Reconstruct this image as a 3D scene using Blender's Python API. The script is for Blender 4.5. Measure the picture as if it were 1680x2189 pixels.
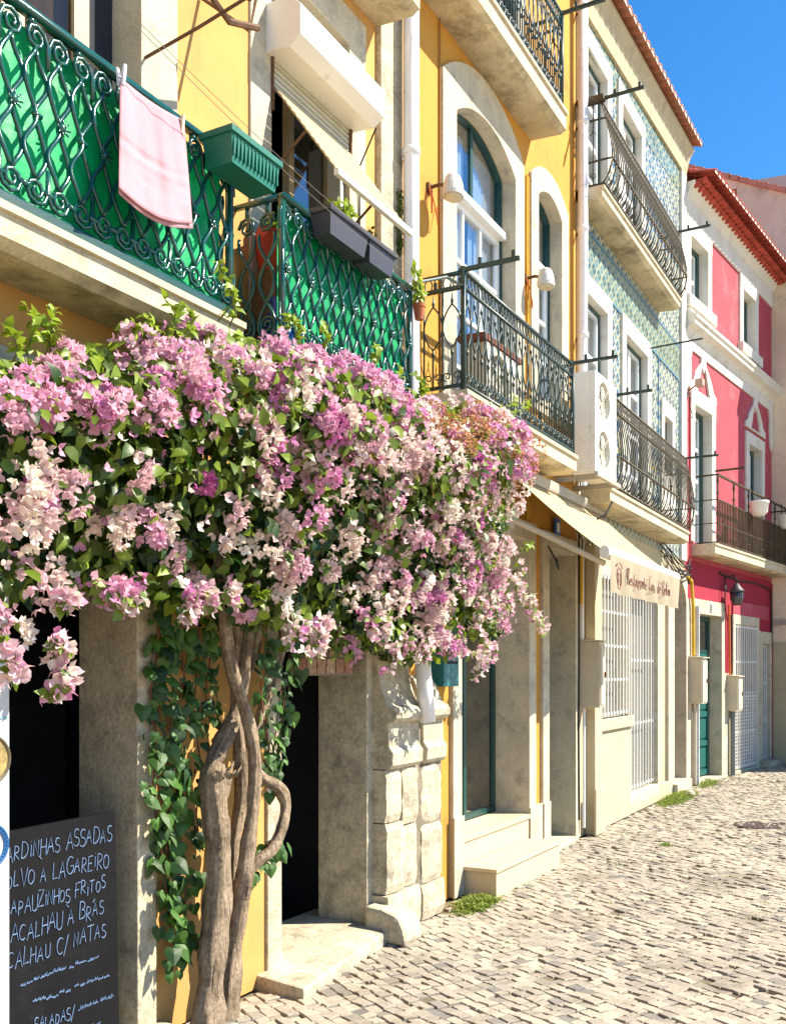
import bpy, bmesh, math, random
from mathutils import Vector, Matrix, noise
from mathutils.geometry import tessellate_polygon
R = math.radians
random.seed(11)
for o in list(bpy.data.objects):
    bpy.data.objects.remove(o)
S = bpy.context.scene
# ------------------------------------------------ camera
F = 2100.0; CX = 840.0; HY = 1435.0            # focal length and horizon of the photograph (in 1680 x 2189 units)
CA = math.atan(1150 / F)                       # angle between the view direction and the street front
CH = 1.75; CD = CH * math.cos(CA) / .4706      # eye height, distance to the street front
cam = bpy.data.cameras.new('camera'); camo = bpy.data.objects.new('camera', cam); S.collection.objects.link(camo)
camo.location = (0, -CD, CH); camo.rotation_euler = (R(90), 0, -(R(90) - CA))
cam.sensor_fit = 'AUTO'; cam.sensor_width = 36; cam.lens = 36 * F / 2189
cam.shift_y = (HY - 1094.5) / 2189; cam.clip_start = .05; cam.clip_end = 3000
S.camera = camo
# ------------------------------------------------ light
SUN_EL, SUN_AZ = 45.0, 32.0                    # height, and angle to the right of straight in front of the houses
sd = Vector((math.sin(R(SUN_AZ)) * math.cos(R(SUN_EL)), -math.cos(R(SUN_AZ)) * math.cos(R(SUN_EL)), math.sin(R(SUN_EL))))
W = bpy.data.worlds.new('World'); S.world = W; W.use_nodes = True
wn = W.node_tree.nodes; wl = W.node_tree.links
sky = wn.new('ShaderNodeTexSky'); sky.sky_type = 'NISHITA'; sky.sun_disc = False
sky.sun_elevation = R(SUN_EL); sky.sun_rotation = math.atan2(sd.x, sd.y)
sky.altitude = 300; sky.air_density = 1.0; sky.dust_density = .25; sky.ozone_density = 3.5
hs = wn.new('ShaderNodeHueSaturation'); hs.inputs['Saturation'].default_value = 1.32; wl.new(sky.outputs[0], hs.inputs['Color']); wl.new(hs.outputs[0], wn['Background'].inputs[0]); wn['Background'].inputs[1].default_value = .09
sl = bpy.data.lights.new('sun', 'SUN'); sl.energy = 4.8; sl.angle = R(.5); sl.color = (1, .91, .76)
so = bpy.data.objects.new('sun', sl); S.collection.objects.link(so)
so.rotation_euler = (-sd).to_track_quat('-Z', 'Y').to_euler(); so.location = (0, -10, 20)
S.view_settings.view_transform = 'Standard'; S.view_settings.look = 'None'
S.view_settings.exposure = 1.38; S.view_settings.gamma = 1
S.cycles.max_bounces = 8; S.cycles.transparent_max_bounces = 12
# ------------------------------------------------ frames: street front of the first three houses, and of the pink house
TH = R(7.2)
F1 = ((0, 0), (1, 0))
F2 = ((15.1, 0), (math.cos(TH), -math.sin(TH)))
fw = (math.cos(CA), math.sin(CA)); rt = (math.sin(CA), -math.cos(CA))
def at(X, Y, y=0, fr=F1):
    """point (along, up) of the upright plane y of a frame seen at a place of the photograph"""
    O, u = fr; w = (-u[1], u[0])
    d = (fw[0] * F + rt[0] * (X - CX), fw[1] * F + rt[1] * (X - CX))
    c = (-O[0], -CD - O[1])
    t = (y - (w[0] * c[0] + w[1] * c[1])) / (w[0] * d[0] + w[1] * d[1])
    p = (c[0] + t * d[0], c[1] + t * d[1])
    return u[0] * p[0] + u[1] * p[1], CH + t * (HY - Y)
# ------------------------------------------------ mesh builder
class MB:
    def __init__(s, fr=F1):
        s.v = []; s.f = []; s.m = []; s.mi = 0; s.a = []; s.rnd = 0.0; s.fr = fr
    def P(s, p):
        O, u = s.fr; x, y, z = p
        s.v.append((O[0] + u[0] * x - u[1] * y, O[1] + u[1] * x + u[0] * y, z)); return len(s.v) - 1
    def face(s, idx):
        s.f.append(tuple(idx)); s.m.append(s.mi); s.a.append(s.rnd)
    def poly(s, pts): s.face([s.P(p) for p in pts])
    def box(s, x0, x1, y0, y1, z0, z1):
        i = [s.P(p) for p in ((x0, y0, z0), (x1, y0, z0), (x1, y1, z0), (x0, y1, z0), (x0, y0, z1), (x1, y0, z1), (x1, y1, z1), (x0, y1, z1))]
        for q in ((0, 3, 2, 1), (4, 5, 6, 7), (0, 1, 5, 4), (1, 2, 6, 5), (2, 3, 7, 6), (3, 0, 4, 7)):
            s.face([i[k] for k in q])
    def plate(s, outer, holes, y0, y1, back=True):
        """flat plate in the front plane with holes; y0 = front, y1 = back; points are (x, z)"""
        rings = [outer] + list(holes)
        flat = [p for r in rings for p in r]
        tri = tessellate_polygon([[Vector((p[0], p[1], 0)) for p in r] for r in rings])
        a = [s.P((p[0], y0, p[1])) for p in flat]; b = [s.P((p[0], y1, p[1])) for p in flat]
        for t in tri:
            s.face([a[k] for k in t])
            if back: s.face([b[k] for k in reversed(t)])
        o = 0
        for r in rings:
            n = len(r)
            for k in range(n):
                s.face((a[o + k], a[o + (k + 1) % n], b[o + (k + 1) % n], b[o + k]))
            o += n
    def prism(s, prof, x0, x1):
        """profile of (y, z) points run along x"""
        a = [s.P((x0, p[0], p[1])) for p in prof]; b = [s.P((x1, p[0], p[1])) for p in prof]
        n = len(prof)
        for k in range(n): s.face((a[k], a[(k + 1) % n], b[(k + 1) % n], b[k]))
        s.face(a[::-1]); s.face(b)
    def tube(s, pts, r, seg=6, cap=True):
        pts = [Vector(p) for p in pts]; n = len(pts)
        rr = r if isinstance(r, (list, tuple)) else [r] * n
        up = None; rings = []
        for k in range(n):
            t = (pts[min(k + 1, n - 1)] - pts[max(k - 1, 0)])
            if t.length < 1e-9: t = Vector((0, 0, 1))
            t.normalize()
            if up is None:
                up = Vector((0, 1, 0)) if abs(t.y) < .9 else Vector((1, 0, 0))
            up = (up - t * up.dot(t))
            if up.length < 1e-6: up = t.orthogonal()
            up.normalize(); sdv = t.cross(up)
            rings.append([s.P(pts[k] + (up * math.cos(2 * math.pi * j / seg) + sdv * math.sin(2 * math.pi * j / seg)) * rr[k]) for j in range(seg)])
        for k in range(n - 1):
            for j in range(seg):
                s.face((rings[k][j], rings[k][(j + 1) % seg], rings[k + 1][(j + 1) % seg], rings[k + 1][j]))
        if cap: s.face(rings[0][::-1]); s.face(rings[-1])
    def lathe(s, c, prof, seg=16, sx=1, sy=1):
        """profile of (radius, z) points round an upright axis"""
        rings = [[s.P((c[0] + r * sx * math.cos(2 * math.pi * j / seg), c[1] + r * sy * math.sin(2 * math.pi * j / seg), c[2] + z)) for j in range(seg)] for r, z in prof]
        for k in range(len(rings) - 1):
            for j in range(seg):
                s.face((rings[k][j], rings[k][(j + 1) % seg], rings[k + 1][(j + 1) % seg], rings[k + 1][j]))
        s.face(rings[0][::-1]); s.face(rings[-1])
    def ball(s, c, r, seg=8, rows=5):
        s.lathe(c, [(max(1e-4, r * math.sin(math.pi * k / rows)), -r * math.cos(math.pi * k / rows)) for k in range(rows + 1)], seg)
    def leaf(s, p, d, n, L, Wd, fold=.25, curl=.15):
        """pointed leaf from p along d, facing n, folded along its middle"""
        d = d.normalized(); sdv = d.cross(n)
        if sdv.length < 1e-5: sdv = d.orthogonal()
        sdv.normalize(); n = sdv.cross(d)
        b = s.P(p); m1 = s.P(p + d * L * .45 + n * L * curl * .5); t = s.P(p + d * L - n * L * curl)
        l1 = s.P(p + d * L * .2 + sdv * Wd * .42 + n * Wd * fold); l2 = s.P(p + d * L * .58 + sdv * Wd * .44 + n * Wd * fold)
        r1 = s.P(p + d * L * .2 - sdv * Wd * .42 + n * Wd * fold); r2 = s.P(p + d * L * .58 - sdv * Wd * .44 + n * Wd * fold)
        s.face((b, m1, l2, l1)); s.face((m1, t, l2)); s.face((b, r1, r2, m1)); s.face((m1, r2, t))
ROOT = {}
def _mesh(name, mb, mats, base, smooth, bevel, clean):
    me = bpy.data.meshes.new(name)
    me.from_pydata([(v[0] - base[0], v[1] - base[1], v[2] - base[2]) for v in mb.v], [], mb.f)
    if not isinstance(mats, (list, tuple)): mats = [mats]
    for m in mats: me.materials.append(m)
    me.polygons.foreach_set('material_index', mb.m)
    if smooth: me.polygons.foreach_set('use_smooth', [True] * len(me.polygons))
    if any(mb.a):
        at_ = me.attributes.new('rnd', 'FLOAT', 'FACE'); at_.data.foreach_set('value', mb.a)
    if clean:
        bm = bmesh.new(); bm.from_mesh(me); bmesh.ops.recalc_face_normals(bm, faces=bm.faces); bm.to_mesh(me); bm.free()
    me.update()
    o = bpy.data.objects.new(name, me); S.collection.objects.link(o)
    if bevel:
        b = o.modifiers.new('bevel', 'BEVEL'); b.width = bevel; b.segments = 2; b.limit_method = 'ANGLE'; b.angle_limit = R(40)
    return o
def thing(name, label, cat, base, group=None):
    o = bpy.data.objects.new(name, None); S.collection.objects.link(o); o.empty_display_size = .1
    o.location = base; o['label'] = label; o['category'] = cat
    if group: o['group'] = group
    ROOT[o] = tuple(base); return o
def part(name, mb, mats, parent, label=None, smooth=False, bevel=0, clean=True, stuff=False):
    base = ROOT[parent]; o = _mesh(name, mb, mats, base, smooth, bevel, clean)
    o.parent = parent; ROOT[o] = base
    if label: o['label'] = label
    if stuff: o['kind'] = 'stuff'
    return o
def solo(name, label, cat, mb, mats, group=None, smooth=False, bevel=0, clean=True):
    xs, ys, zs = zip(*mb.v)
    base = ((min(xs) + max(xs)) / 2, (min(ys) + max(ys)) / 2, min(zs))
    o = _mesh(name, mb, mats, base, smooth, bevel, clean); o.location = base
    o['label'] = label; o['category'] = cat
    if group: o['group'] = group
    ROOT[o] = base; return o
def struct(name, mb, mats, smooth=False, clean=True, kind='structure'):
    o = _mesh(name, mb, mats, (0, 0, 0), smooth, 0, clean); o['kind'] = kind; return o
# ------------------------------------------------ materials
def M(name, col, rough=.85, var=.12, vs=2.5, fine=.08, fs=60, bump=.25, bs=90, stain=None, st=.5, ss=3.0, streak=None, sta=.5, spec=.3, metal=0, rnd=None, trans=0, dist=.01, coat=0, bst=None):
    m = bpy.data.materials.new(name); m.use_nodes = True
    nt = m.node_tree; N = nt.nodes; L = nt.links; b = N['Principled BSDF']
    geo = N.new('ShaderNodeNewGeometry'); pos = geo.outputs['Position']
    def nz(scale, detail=6, vec=pos, ro=.6):
        n = N.new('ShaderNodeTexNoise'); n.inputs['Scale'].default_value = scale; n.inputs['Detail'].default_value = detail; n.inputs['Roughness'].default_value = ro
        L.new(vec, n.inputs['Vector']); return n.outputs['Fac']
    def rng(v, a, b_, c, d):
        n = N.new('ShaderNodeMapRange'); n.inputs[1].default_value = a; n.inputs[2].default_value = b_; n.inputs[3].default_value = c; n.inputs[4].default_value = d
        L.new(v, n.inputs[0]); return n.outputs[0]
    def mix(f, a, c):
        n = N.new('ShaderNodeMix'); n.data_type = 'RGBA'
        L.new(f, n.inputs[0])
        for q, s_ in ((a, n.inputs[6]), (c, n.inputs[7])):
            if isinstance(q, tuple): s_.default_value = (*q[:3], 1)
            else: L.new(q, s_)
        return n.outputs[2]
    lo = tuple(c * (1 - var) for c in col); hi = tuple(min(1, c * (1 + var)) for c in col)
    c = mix(rng(nz(vs), .3, .7, 0, 1), lo, hi)
    if rnd:                                    # list of colours picked by the per-face value
        at_ = N.new('ShaderNodeAttribute'); at_.attribute_name = 'rnd'
        cr = N.new('ShaderNodeValToRGB'); cr.color_ramp.interpolation = 'LINEAR'
        L.new(at_.outputs['Fac'], cr.inputs[0]); e = cr.color_ramp.elements
        for k, q in enumerate(rnd):
            x = k / (len(rnd) - 1)
            el = e[0] if k == 0 else (e[1] if k == len(rnd) - 1 else e.new(x)); el.position = x; el.color = (*q, 1)
        mm = N.new('ShaderNodeMix'); mm.data_type = 'RGBA'; mm.blend_type = 'MULTIPLY'; mm.inputs[0].default_value = 1
        L.new(cr.outputs[0], mm.inputs[6]); L.new(mix(rng(nz(vs), .3, .7, 0, 1), (1 - var,) * 3, (1 + var,) * 3), mm.inputs[7]); c = mm.outputs[2]
    if fine:
        mm = N.new('ShaderNodeMix'); mm.data_type = 'RGBA'; mm.blend_type = 'MULTIPLY'; mm.inputs[0].default_value = 1
        L.new(c, mm.inputs[6]); L.new(mix(rng(nz(fs, 3), .3, .7, 0, 1), (1 - fine,) * 3, (1 + fine,) * 3), mm.inputs[7]); c = mm.outputs[2]
    if stain:
        c = mix(rng(nz(ss, 9, ro=.72), .62 - st * .25, .72 - st * .1, 0, .85), c, stain)
    if streak:
        mp = N.new('ShaderNodeMapping'); mp.inputs['Scale'].default_value = (7, 7, .45); L.new(pos, mp.inputs['Vector'])
        c = mix(rng(nz(1.0, 7, mp.outputs[0], .65), .68 - sta * .25, .85 - sta * .1, 0, .7), c, streak)
    L.new(c, b.inputs['Base Color'])
    b.inputs['Roughness'].default_value = rough; b.inputs['Specular IOR Level'].default_value = spec; b.inputs['Metallic'].default_value = metal
    if coat: b.inputs['Coat Weight'].default_value = coat; b.inputs['Coat Roughness'].default_value = .12
    if bump:
        bp = N.new('ShaderNodeBump'); bp.inputs['Strength'].default_value = bump; bp.inputs['Distance'].default_value = dist
        bv = pos
        if bst:
            m2 = N.new('ShaderNodeMapping'); m2.inputs['Scale'].default_value = bst; L.new(pos, m2.inputs['Vector']); bv = m2.outputs[0]
        L.new(nz(bs, 8, bv, ro=.65), bp.inputs['Height']); L.new(bp.outputs[0], b.inputs['Normal'])
    if trans:
        t = N.new('ShaderNodeBsdfTranslucent'); L.new(c, t.inputs[0]); ms = N.new('ShaderNodeMixShader'); ms.inputs[0].default_value = trans
        L.new(b.outputs[0], ms.inputs[1]); L.new(t.outputs[0], ms.inputs[2]); L.new(ms.outputs[0], N['Material Output'].inputs[0])
    return m
def glass_mat(name, tint=(.9, .95, .97), ior=1.45, k=1.1, add=.10):
    m = bpy.data.materials.new(name); m.use_nodes = True; N = m.node_tree.nodes; L = m.node_tree.links
    N.remove(N['Principled BSDF'])
    t = N.new('ShaderNodeBsdfTransparent'); t.inputs[0].default_value = (*tint, 1)
    g = N.new('ShaderNodeBsdfGlossy'); g.inputs['Roughness'].default_value = .02
    lw = N.new('ShaderNodeLayerWeight'); lw.inputs[0].default_value = .5; f = N.new('ShaderNodeMath'); f.operation = 'POWER'; f.inputs[1].default_value = 2.6; L.new(lw.outputs['Facing'], f.inputs[0])
    nn = N.new('ShaderNodeTexNoise'); nn.inputs['Scale'].default_value = 2.5
    geo = N.new('ShaderNodeNewGeometry'); L.new(geo.outputs['Position'], nn.inputs['Vector'])
    bp = N.new('ShaderNodeBump'); bp.inputs['Strength'].default_value = .12; bp.inputs['Distance'].default_value = .02
    L.new(nn.outputs['Fac'], bp.inputs['Height']); L.new(bp.outputs[0], g.inputs['Normal'])
    a = N.new('ShaderNodeMath'); a.operation = 'MULTIPLY_ADD'; a.inputs[1].default_value = k; a.inputs[2].default_value = add; a.use_clamp = True
    L.new(f.outputs[0], a.inputs[0])
    x = N.new('ShaderNodeMixShader'); L.new(a.outputs[0], x.inputs[0]); L.new(t.outputs[0], x.inputs[1]); L.new(g.outputs[0], x.inputs[2])
    L.new(x.outputs[0], N['Material Output'].inputs[0]); return m
def tile_mat(name, frieze=False):
    """glazed wall tiles: blue and ochre diamonds on cream"""
    m = bpy.data.materials.new(name); m.use_nodes = True; N = m.node_tree.nodes; L = m.node_tree.links; b = N['Principled BSDF']
    geo = N.new('ShaderNodeNewGeometry'); sep = N.new('ShaderNodeSeparateXYZ'); L.new(geo.outputs['Position'], sep.inputs[0])
    def mt(op, a, c=None):
        n = N.new('ShaderNodeMath'); n.operation = op
        for k, q in enumerate((a, c)):
            if q is None: continue
            if isinstance(q, (int, float)): n.inputs[k].default_value = q
            else: L.new(q, n.inputs[k])
        return n.outputs[0]
    T = .19
    def cell(v, T): return mt('ABSOLUTE', mt('SUBTRACT', mt('FRACT', mt('DIVIDE', v, T)), .5))
    u = cell(sep.outputs[0], T); v = cell(sep.outputs[2], T)
    dia = mt('ADD', u, v)                       # 0 in the middle, 1 in the corners
    u2 = cell(mt('ADD', sep.outputs[0], T / 2), T); v2 = cell(mt('ADD', sep.outputs[2], T / 2), T)
    d2 = mt('ADD', u2, v2)
    def mixc(f, a, c):
        n = N.new('ShaderNodeMix'); n.data_type = 'RGBA'; L.new(f, n.inputs[0])
        for q, s_ in ((a, n.inputs[6]), (c, n.inputs[7])):
            if isinstance(q, tuple): s_.default_value = (*q, 1)
            else: L.new(q, s_)
        return n.outputs[2]
    blue = (.025, .11, .22); teal = (.035, .15, .18); och = (.44, .33, .09); cr = (.44, .46, .37)
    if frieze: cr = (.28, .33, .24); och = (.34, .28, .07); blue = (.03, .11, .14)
    c = mixc(mt('LESS_THAN', dia, .40), cr, blue)
    c = mixc(mt('LESS_THAN', dia, .13), c, och)
    c = mixc(mt('LESS_THAN', d2, .30), c, teal)
    c = mixc(mt('LESS_THAN', d2, .11), c, cr)
    c = mixc(mt('LESS_THAN', mt('ADD', u2, v), .15), c, och); c = mixc(mt('LESS_THAN', mt('ADD', u, v2), .15), c, och)
    n = N.new('ShaderNodeTexNoise'); n.inputs['Scale'].default_value = 3; n.inputs['Detail'].default_value = 6; L.new(geo.outputs['Position'], n.inputs['Vector'])
    mr = N.new('ShaderNodeMapRange'); mr.inputs[1].default_value = .3; mr.inputs[2].default_value = .7; mr.inputs[3].default_value = .75; mr.inputs[4].default_value = 1.15; L.new(n.outputs['Fac'], mr.inputs[0])
    mm = N.new('ShaderNodeMix'); mm.data_type = 'RGBA'; mm.blend_type = 'MULTIPLY'; mm.inputs[0].default_value = 1; L.new(c, mm.inputs[6]); L.new(mr.outputs[0], mm.inputs[7])
    gr = mt('GREATER_THAN', mt('MAXIMUM', u, v), .487)
    c = mixc(gr, mm.outputs[2], (.30, .28, .22))
    L.new(c, b.inputs['Base Color']); b.inputs['Roughness'].default_value = .3; b.inputs['Specular IOR Level'].default_value = .4
    bp = N.new('ShaderNodeBump'); bp.inputs['Strength'].default_value = .15; bp.inputs['Distance'].default_value = .01; L.new(n.outputs['Fac'], bp.inputs['Height']); L.new(bp.outputs[0], b.inputs['Normal'])
    return m
ochre = M('ochre_plaster', (.52, .29, .09), .9, .13, 1.4, .05, 90, .18, 60, stain=(.42, .28, .11), st=.4, ss=2.2, streak=(.33, .16, .04), sta=.5)
stone = M('limestone', (.50, .44, .32), .85, .14, 3, .14, 70, .4, 55, stain=(.27, .245, .195), st=.42, ss=5, streak=(.26, .235, .18), sta=.5)
oldstone = M('weathered_limestone', (.48, .42, .30), .9, .2, 4, .2, 45, .55, 38, stain=(.22, .19, .14), st=.5, ss=6, dist=.02)
pinkpl = M('pink_plaster', (.37, .058, .082), .9, .10, 1.2, .06, 80, .18, 60, stain=(.44, .13, .15), st=.4, ss=2, streak=(.30, .05, .07), sta=.4)
redpl = M('red_plaster', (.30, .018, .04), .9, .12, 1.5, .06, 80, .18, 60, streak=(.4, .03, .05), sta=.35)
whitepl = M('white_plaster', (.62, .60, .53), .9, .07, 2, .05, 80, .2, 60, stain=(.44, .40, .32), st=.3, ss=3, streak=(.42, .38, .30), sta=.4)
cream = M('cream_plaster', (.46, .39, .25), .9, .12, 2, .08, 70, .3, 50, stain=(.42, .34, .22), st=.3, ss=3, streak=(.40, .33, .2), sta=.35)
beige = M('beige_render', (.70, .57, .42), .95, .14, .8, .08, 60, .45, 25, stain=(.30, .24, .19), st=.25, ss=1.3, streak=(.40, .30, .24), sta=.35)
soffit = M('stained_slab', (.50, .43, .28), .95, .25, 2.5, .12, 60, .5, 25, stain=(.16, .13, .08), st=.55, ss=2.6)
slabm = M('slab_edge', (.50, .44, .31), .9, .16, 4, .12, 60, .5, 40, stain=(.28, .24, .17), st=.35, ss=7)
irongreen = M('green_painted_iron', (.004, .065, .055), .22, .2, 8, .1, 200, .1, 200, spec=.5, coat=.3)
ironblack = M('dark_green_iron', (.014, .04, .035), .38, .25, 8, .15, 150, .15, 150, spec=.5, stain=(.08, .05, .03), st=.2, ss=20)
ironbrown = M('rusty_dark_iron', (.058, .046, .022), .55, .35, 6, .2, 100, .2, 100, stain=(.10, .06, .03), st=.4, ss=12)
screen = M('green_plastic_sheet', (.0, .37, .125), .45, .30, 2.2, .05, 60, .22, 6, spec=.45, trans=.25, dist=.03)
whitemet = M('white_enamel', (.74, .73, .68), .4, .05, 3, .03, 60, .06, 60, spec=.45, stain=(.50, .45, .35), st=.12, ss=5, streak=(.50, .45, .36), sta=.25)
whitepipe = M('white_plastic_pipe', (.76, .76, .78), .4, .05, 5, .03, 60, .08, 30, stain=(.5, .48, .42), st=.15, ss=6, spec=.45)
whitefr = M('white_window_paint', (.78, .79, .78), .4, .04, 4, .02, 60, .05, 80, spec=.4)
greenfr = M('dark_green_paint', (.006, .05, .045), .4, .15, 5, .08, 80, .1, 60, spec=.45)
woodfr = M('beige_window_paint', (.46, .38, .25), .6, .12, 6, .06, 80, .2, 60)
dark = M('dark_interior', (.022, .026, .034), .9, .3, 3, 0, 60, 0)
room = M('room_plaster', (.20, .18, .15), .9, .2, 2, .05, 60, .1)
curtain = M('curtain_cloth', (.66, .72, .78), .9, .06, 6, .03, 90, .1, 80, trans=.3)
pane = glass_mat('window_glass')
bluepane = glass_mat('grey_glass', (.45, .55, .62), 1.6)
dullpane = glass_mat('brown_glass', (.55, .48, .36), 1.10, .5, .03)  # brown tint darkens what is seen through it
clearpane = glass_mat('clear_glass', (.90, .95, 1.0), 1.4, .8, .06)
tiles = tile_mat('patterned_tiles'); tilef = tile_mat('frieze_tiles', True)
shut = M('shutter_slats', (.42, .41, .32), .5, .08, 6, .03, 60, .05)
creamcl = M('cream_canvas', (.44, .34, .19), .9, .06, 4, .04, 150, .2, 150, streak=(.5, .42, .28), sta=.2)
terra = M('terracotta', (.42, .13, .06), .85, .15, 8, .1, 60, .2)
rooft = M('clay_roof_tiles', (.42, .16, .09), .85, .25, 5, .15, 40, .4, 40, stain=(.25, .16, .11), st=.4, ss=5)
redroof = M('red_roof_tiles', (.34, .055, .035), .85, .38, 7, .22, 40, .35, 40)
darkred = M('dark_red_sheeting', (.035, .004, .009), .7, .15, 2, .05, 60, .1)
mortar = M('mortar', (.66, .62, .54), .95, .1, 6, .1, 60, .4)
rust = M('rusty_steel', (.13, .07, .035), .75, .3, 20, .2, 100, .4, 90)
grey = M('grey_meter_box', (.56, .49, .36), .6, .08, 3, .04, 60, .08, 50, spec=.4)
cable = M('black_cable', (.018, .018, .02), .5, .1, 5, 0, 60, 0)
yellowpipe = M('yellow_gas_pipe', (.62, .38, .03), .5, .12, 8, .05, 60, .1)
orangepipe = M('orange_conduit', (.62, .16, .03), .5, .12, 8, .05, 60, .1)
# ------------------------------------------------ helpers for houses
def rect(x0, x1, z0, z1): return [(x0, z0), (x1, z0), (x1, z1), (x0, z1)]
def arch(x0, x1, z0, zs, rise, n=14):
    r = [(x0, z0), (x1, z0)]
    h = (x1 - x0) / 2; Rr = (h * h + rise * rise) / (2 * rise); cx = (x0 + x1) / 2; cz = zs + rise - Rr
    a = math.asin(h / Rr)
    for k in range(n + 1):
        t = a - 2 * a * k / n
        r.append((cx + Rr * math.sin(t), cz + Rr * math.cos(t)))
    return r
def curtain_sheet(parent, fr, x0, x1, z0, z1, y, amp=.011, m=None):
    mb = MB(fr); n = 36; rows = 4
    ph = random.random() * 6
    g = [[mb.P((x0 + (x1 - x0) * i / n, y + amp * math.sin(ph + i * 1.35 + .5 * math.sin(i * .7)) * (1.1 - .5 * j / rows), z0 + (z1 - z0) * j / rows)) for i in range(n + 1)] for j in range(rows + 1)]
    for j in range(rows):
        for i in range(n): mb.face((g[j][i], g[j][i + 1], g[j + 1][i + 1], g[j + 1][i]))
    part('curtain', mb, m or curtain, parent, smooth=True, clean=False)
def window(house, fr, x0, x1, z0, z1, y, cols, rows, fm, w=.055, mw=.03, d=.05, curt=None, rise=0, split=None, label=None, glass=None, rowz=None, name='window'):
    mb = MB(fr)
    outer = arch(x0, x1, z0, z1, rise) if rise else rect(x0, x1, z0, z1)
    holes = []
    zt = split if split else z1                 # grid below, one light above
    zz = rowz or [z0 + w + (zt - z0 - 2 * w) * k / rows for k in range(rows + 1)]
    xx = [x0 + w + (x1 - x0 - 2 * w) * k / cols for k in range(cols + 1)]
    for j in range(len(zz) - 1):
        for i in range(cols):
            holes.append(rect(xx[i] + (mw / 2 if i else 0), xx[i + 1] - (mw / 2 if i < cols - 1 else 0), zz[j] + (mw / 2 if j else 0), zz[j + 1] - (mw / 2 if j < len(zz) - 2 else 0)))
    if split:
        holes.append(arch(x0 + w, x1 - w, zt + w * .3, z1 - w * .4, rise * .9) if rise else rect(x0 + w, x1 - w, zt + w * .3, z1 - w))
    mb.plate(outer, holes, y, y + d)
    wo = part(name, mb, fm, house, label=label)
    g = MB(fr); g.plate([(x0 + .01, z0 + .01), (x1 - .01, z0 + .01), (x1 - .01, z1 + rise * .6), (x0 + .01, z1 + rise * .6)], [], y + d * .4, y + d * .4 + .006)
    part('pane', g, glass or pane, wo)
    if curt:
        for a, b_ in curt:
            curtain_sheet(wo, fr, x0 + (x1 - x0) * a, x0 + (x1 - x0) * b_, z0 + .03, z1 + rise * .5, y + d + .025)
    return wo
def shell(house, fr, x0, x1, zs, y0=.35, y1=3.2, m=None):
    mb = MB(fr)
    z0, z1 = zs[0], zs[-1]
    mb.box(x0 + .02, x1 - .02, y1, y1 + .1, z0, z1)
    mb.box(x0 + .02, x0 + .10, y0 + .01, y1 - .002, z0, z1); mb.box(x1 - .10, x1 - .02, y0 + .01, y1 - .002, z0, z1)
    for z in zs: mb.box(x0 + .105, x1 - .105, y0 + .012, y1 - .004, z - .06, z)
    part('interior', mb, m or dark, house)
def slab(house, fr, x0, x1, p, z0, z1, lip=.02, label=None):
    mb = MB(fr); mb.mi = 0
    prof = [(.05, z0 + .02), (-p + .05, z0), (-p, z0 + .03), (-p, z1 - .035), (-p - lip, z1 - .03), (-p - lip, z1), (.05, z1)]
    mb.prism(prof, x0, x1)
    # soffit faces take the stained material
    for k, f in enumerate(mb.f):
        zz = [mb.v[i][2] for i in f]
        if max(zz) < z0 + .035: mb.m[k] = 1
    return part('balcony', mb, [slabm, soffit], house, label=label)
def spiral(u, z, r, a0, turns, hand=1, n=14):
    return [(u + r * (1 - .78 * k / n) * math.cos(a0 + hand * turns * 2 * math.pi * k / n), z + r * (1 - .78 * k / n) * math.sin(a0 + hand * turns * 2 * math.pi * k / n)) for k in range(n + 1)]
def lattice_rail(mb, m, u0, u1, z0, z1, r=.0098, pitch=.057, big=True):
    """interlaced wavy bars with bosses, collars and scrolls; m maps (u, z, out) to a point"""
    n = max(2, int(round((u1 - u0) / pitch))); P = (u1 - u0) / n; zm = (z0 + z1) / 2; Lw = .27
    za, zb = z0 + .125, z1 - .115
    for k in range(n + 1):
        sg = 1 if k % 2 == 0 else -1; pts = []
        o = .005 * sg
        for j in range(27):
            z = za + (zb - za) * j / 26
            a = P * .5 * sg * math.cos(2 * math.pi * (z - zm) / Lw)
            if k in (0, n): a = max(0, a * (1 if k == 0 else -1)) * (1 if k == 0 else -1)
            pts.append(m(u0 + k * P + a, z, o + .004 * math.sin(z * 40)))
        mb.tube(pts, r, 6)
    for k in range(n):
        u = u0 + (k + .5) * P
        if k % 2 == 0:
            if k % 4 == 0:
                c = m(u, zm, .012); mb.ball(c, r * 2.0, 7, 5)
                for q in range(8):
                    a = q * math.pi / 4; mb.tube([m(u, zm, .014), m(u + math.cos(a) * r * 3.6, zm + math.sin(a) * r * 3.6, .026)], [r * .6, r * .35], 5)
            else:
                mb.tube([m(u - r * 2.2, zm + r * .2, .008), m(u + r * 2.2, zm - r * .2, .008)], r * 1.15, 6)
    # scrolls
    w = P * 2; q = 0; u = u0 + P * .5
    while u < u1 - P * .4:
        h = 1 if q % 2 == 0 else -1
        mb.tube([m(a, b, .004) for a, b in [(u - h * w * .5, za + .05)] + spiral(u, z0 + .078, .054, math.pi if h > 0 else 0, 1.7, h)], r * .9, 6)
        mb.tube([m(a, b, .004) for a, b in [(u - h * w * .5, zb - .05)] + spiral(u, z1 - .072, .052, math.pi if h > 0 else 0, 1.7, -h)], r * .9, 6)
        mb.tube([m(u - w * .5 - r * 2, z0 + .085, .006), m(u - w * .5 + r * 2, z0 + .08, .006)], r * 1.1, 6)
        u += w; q += 1
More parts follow.
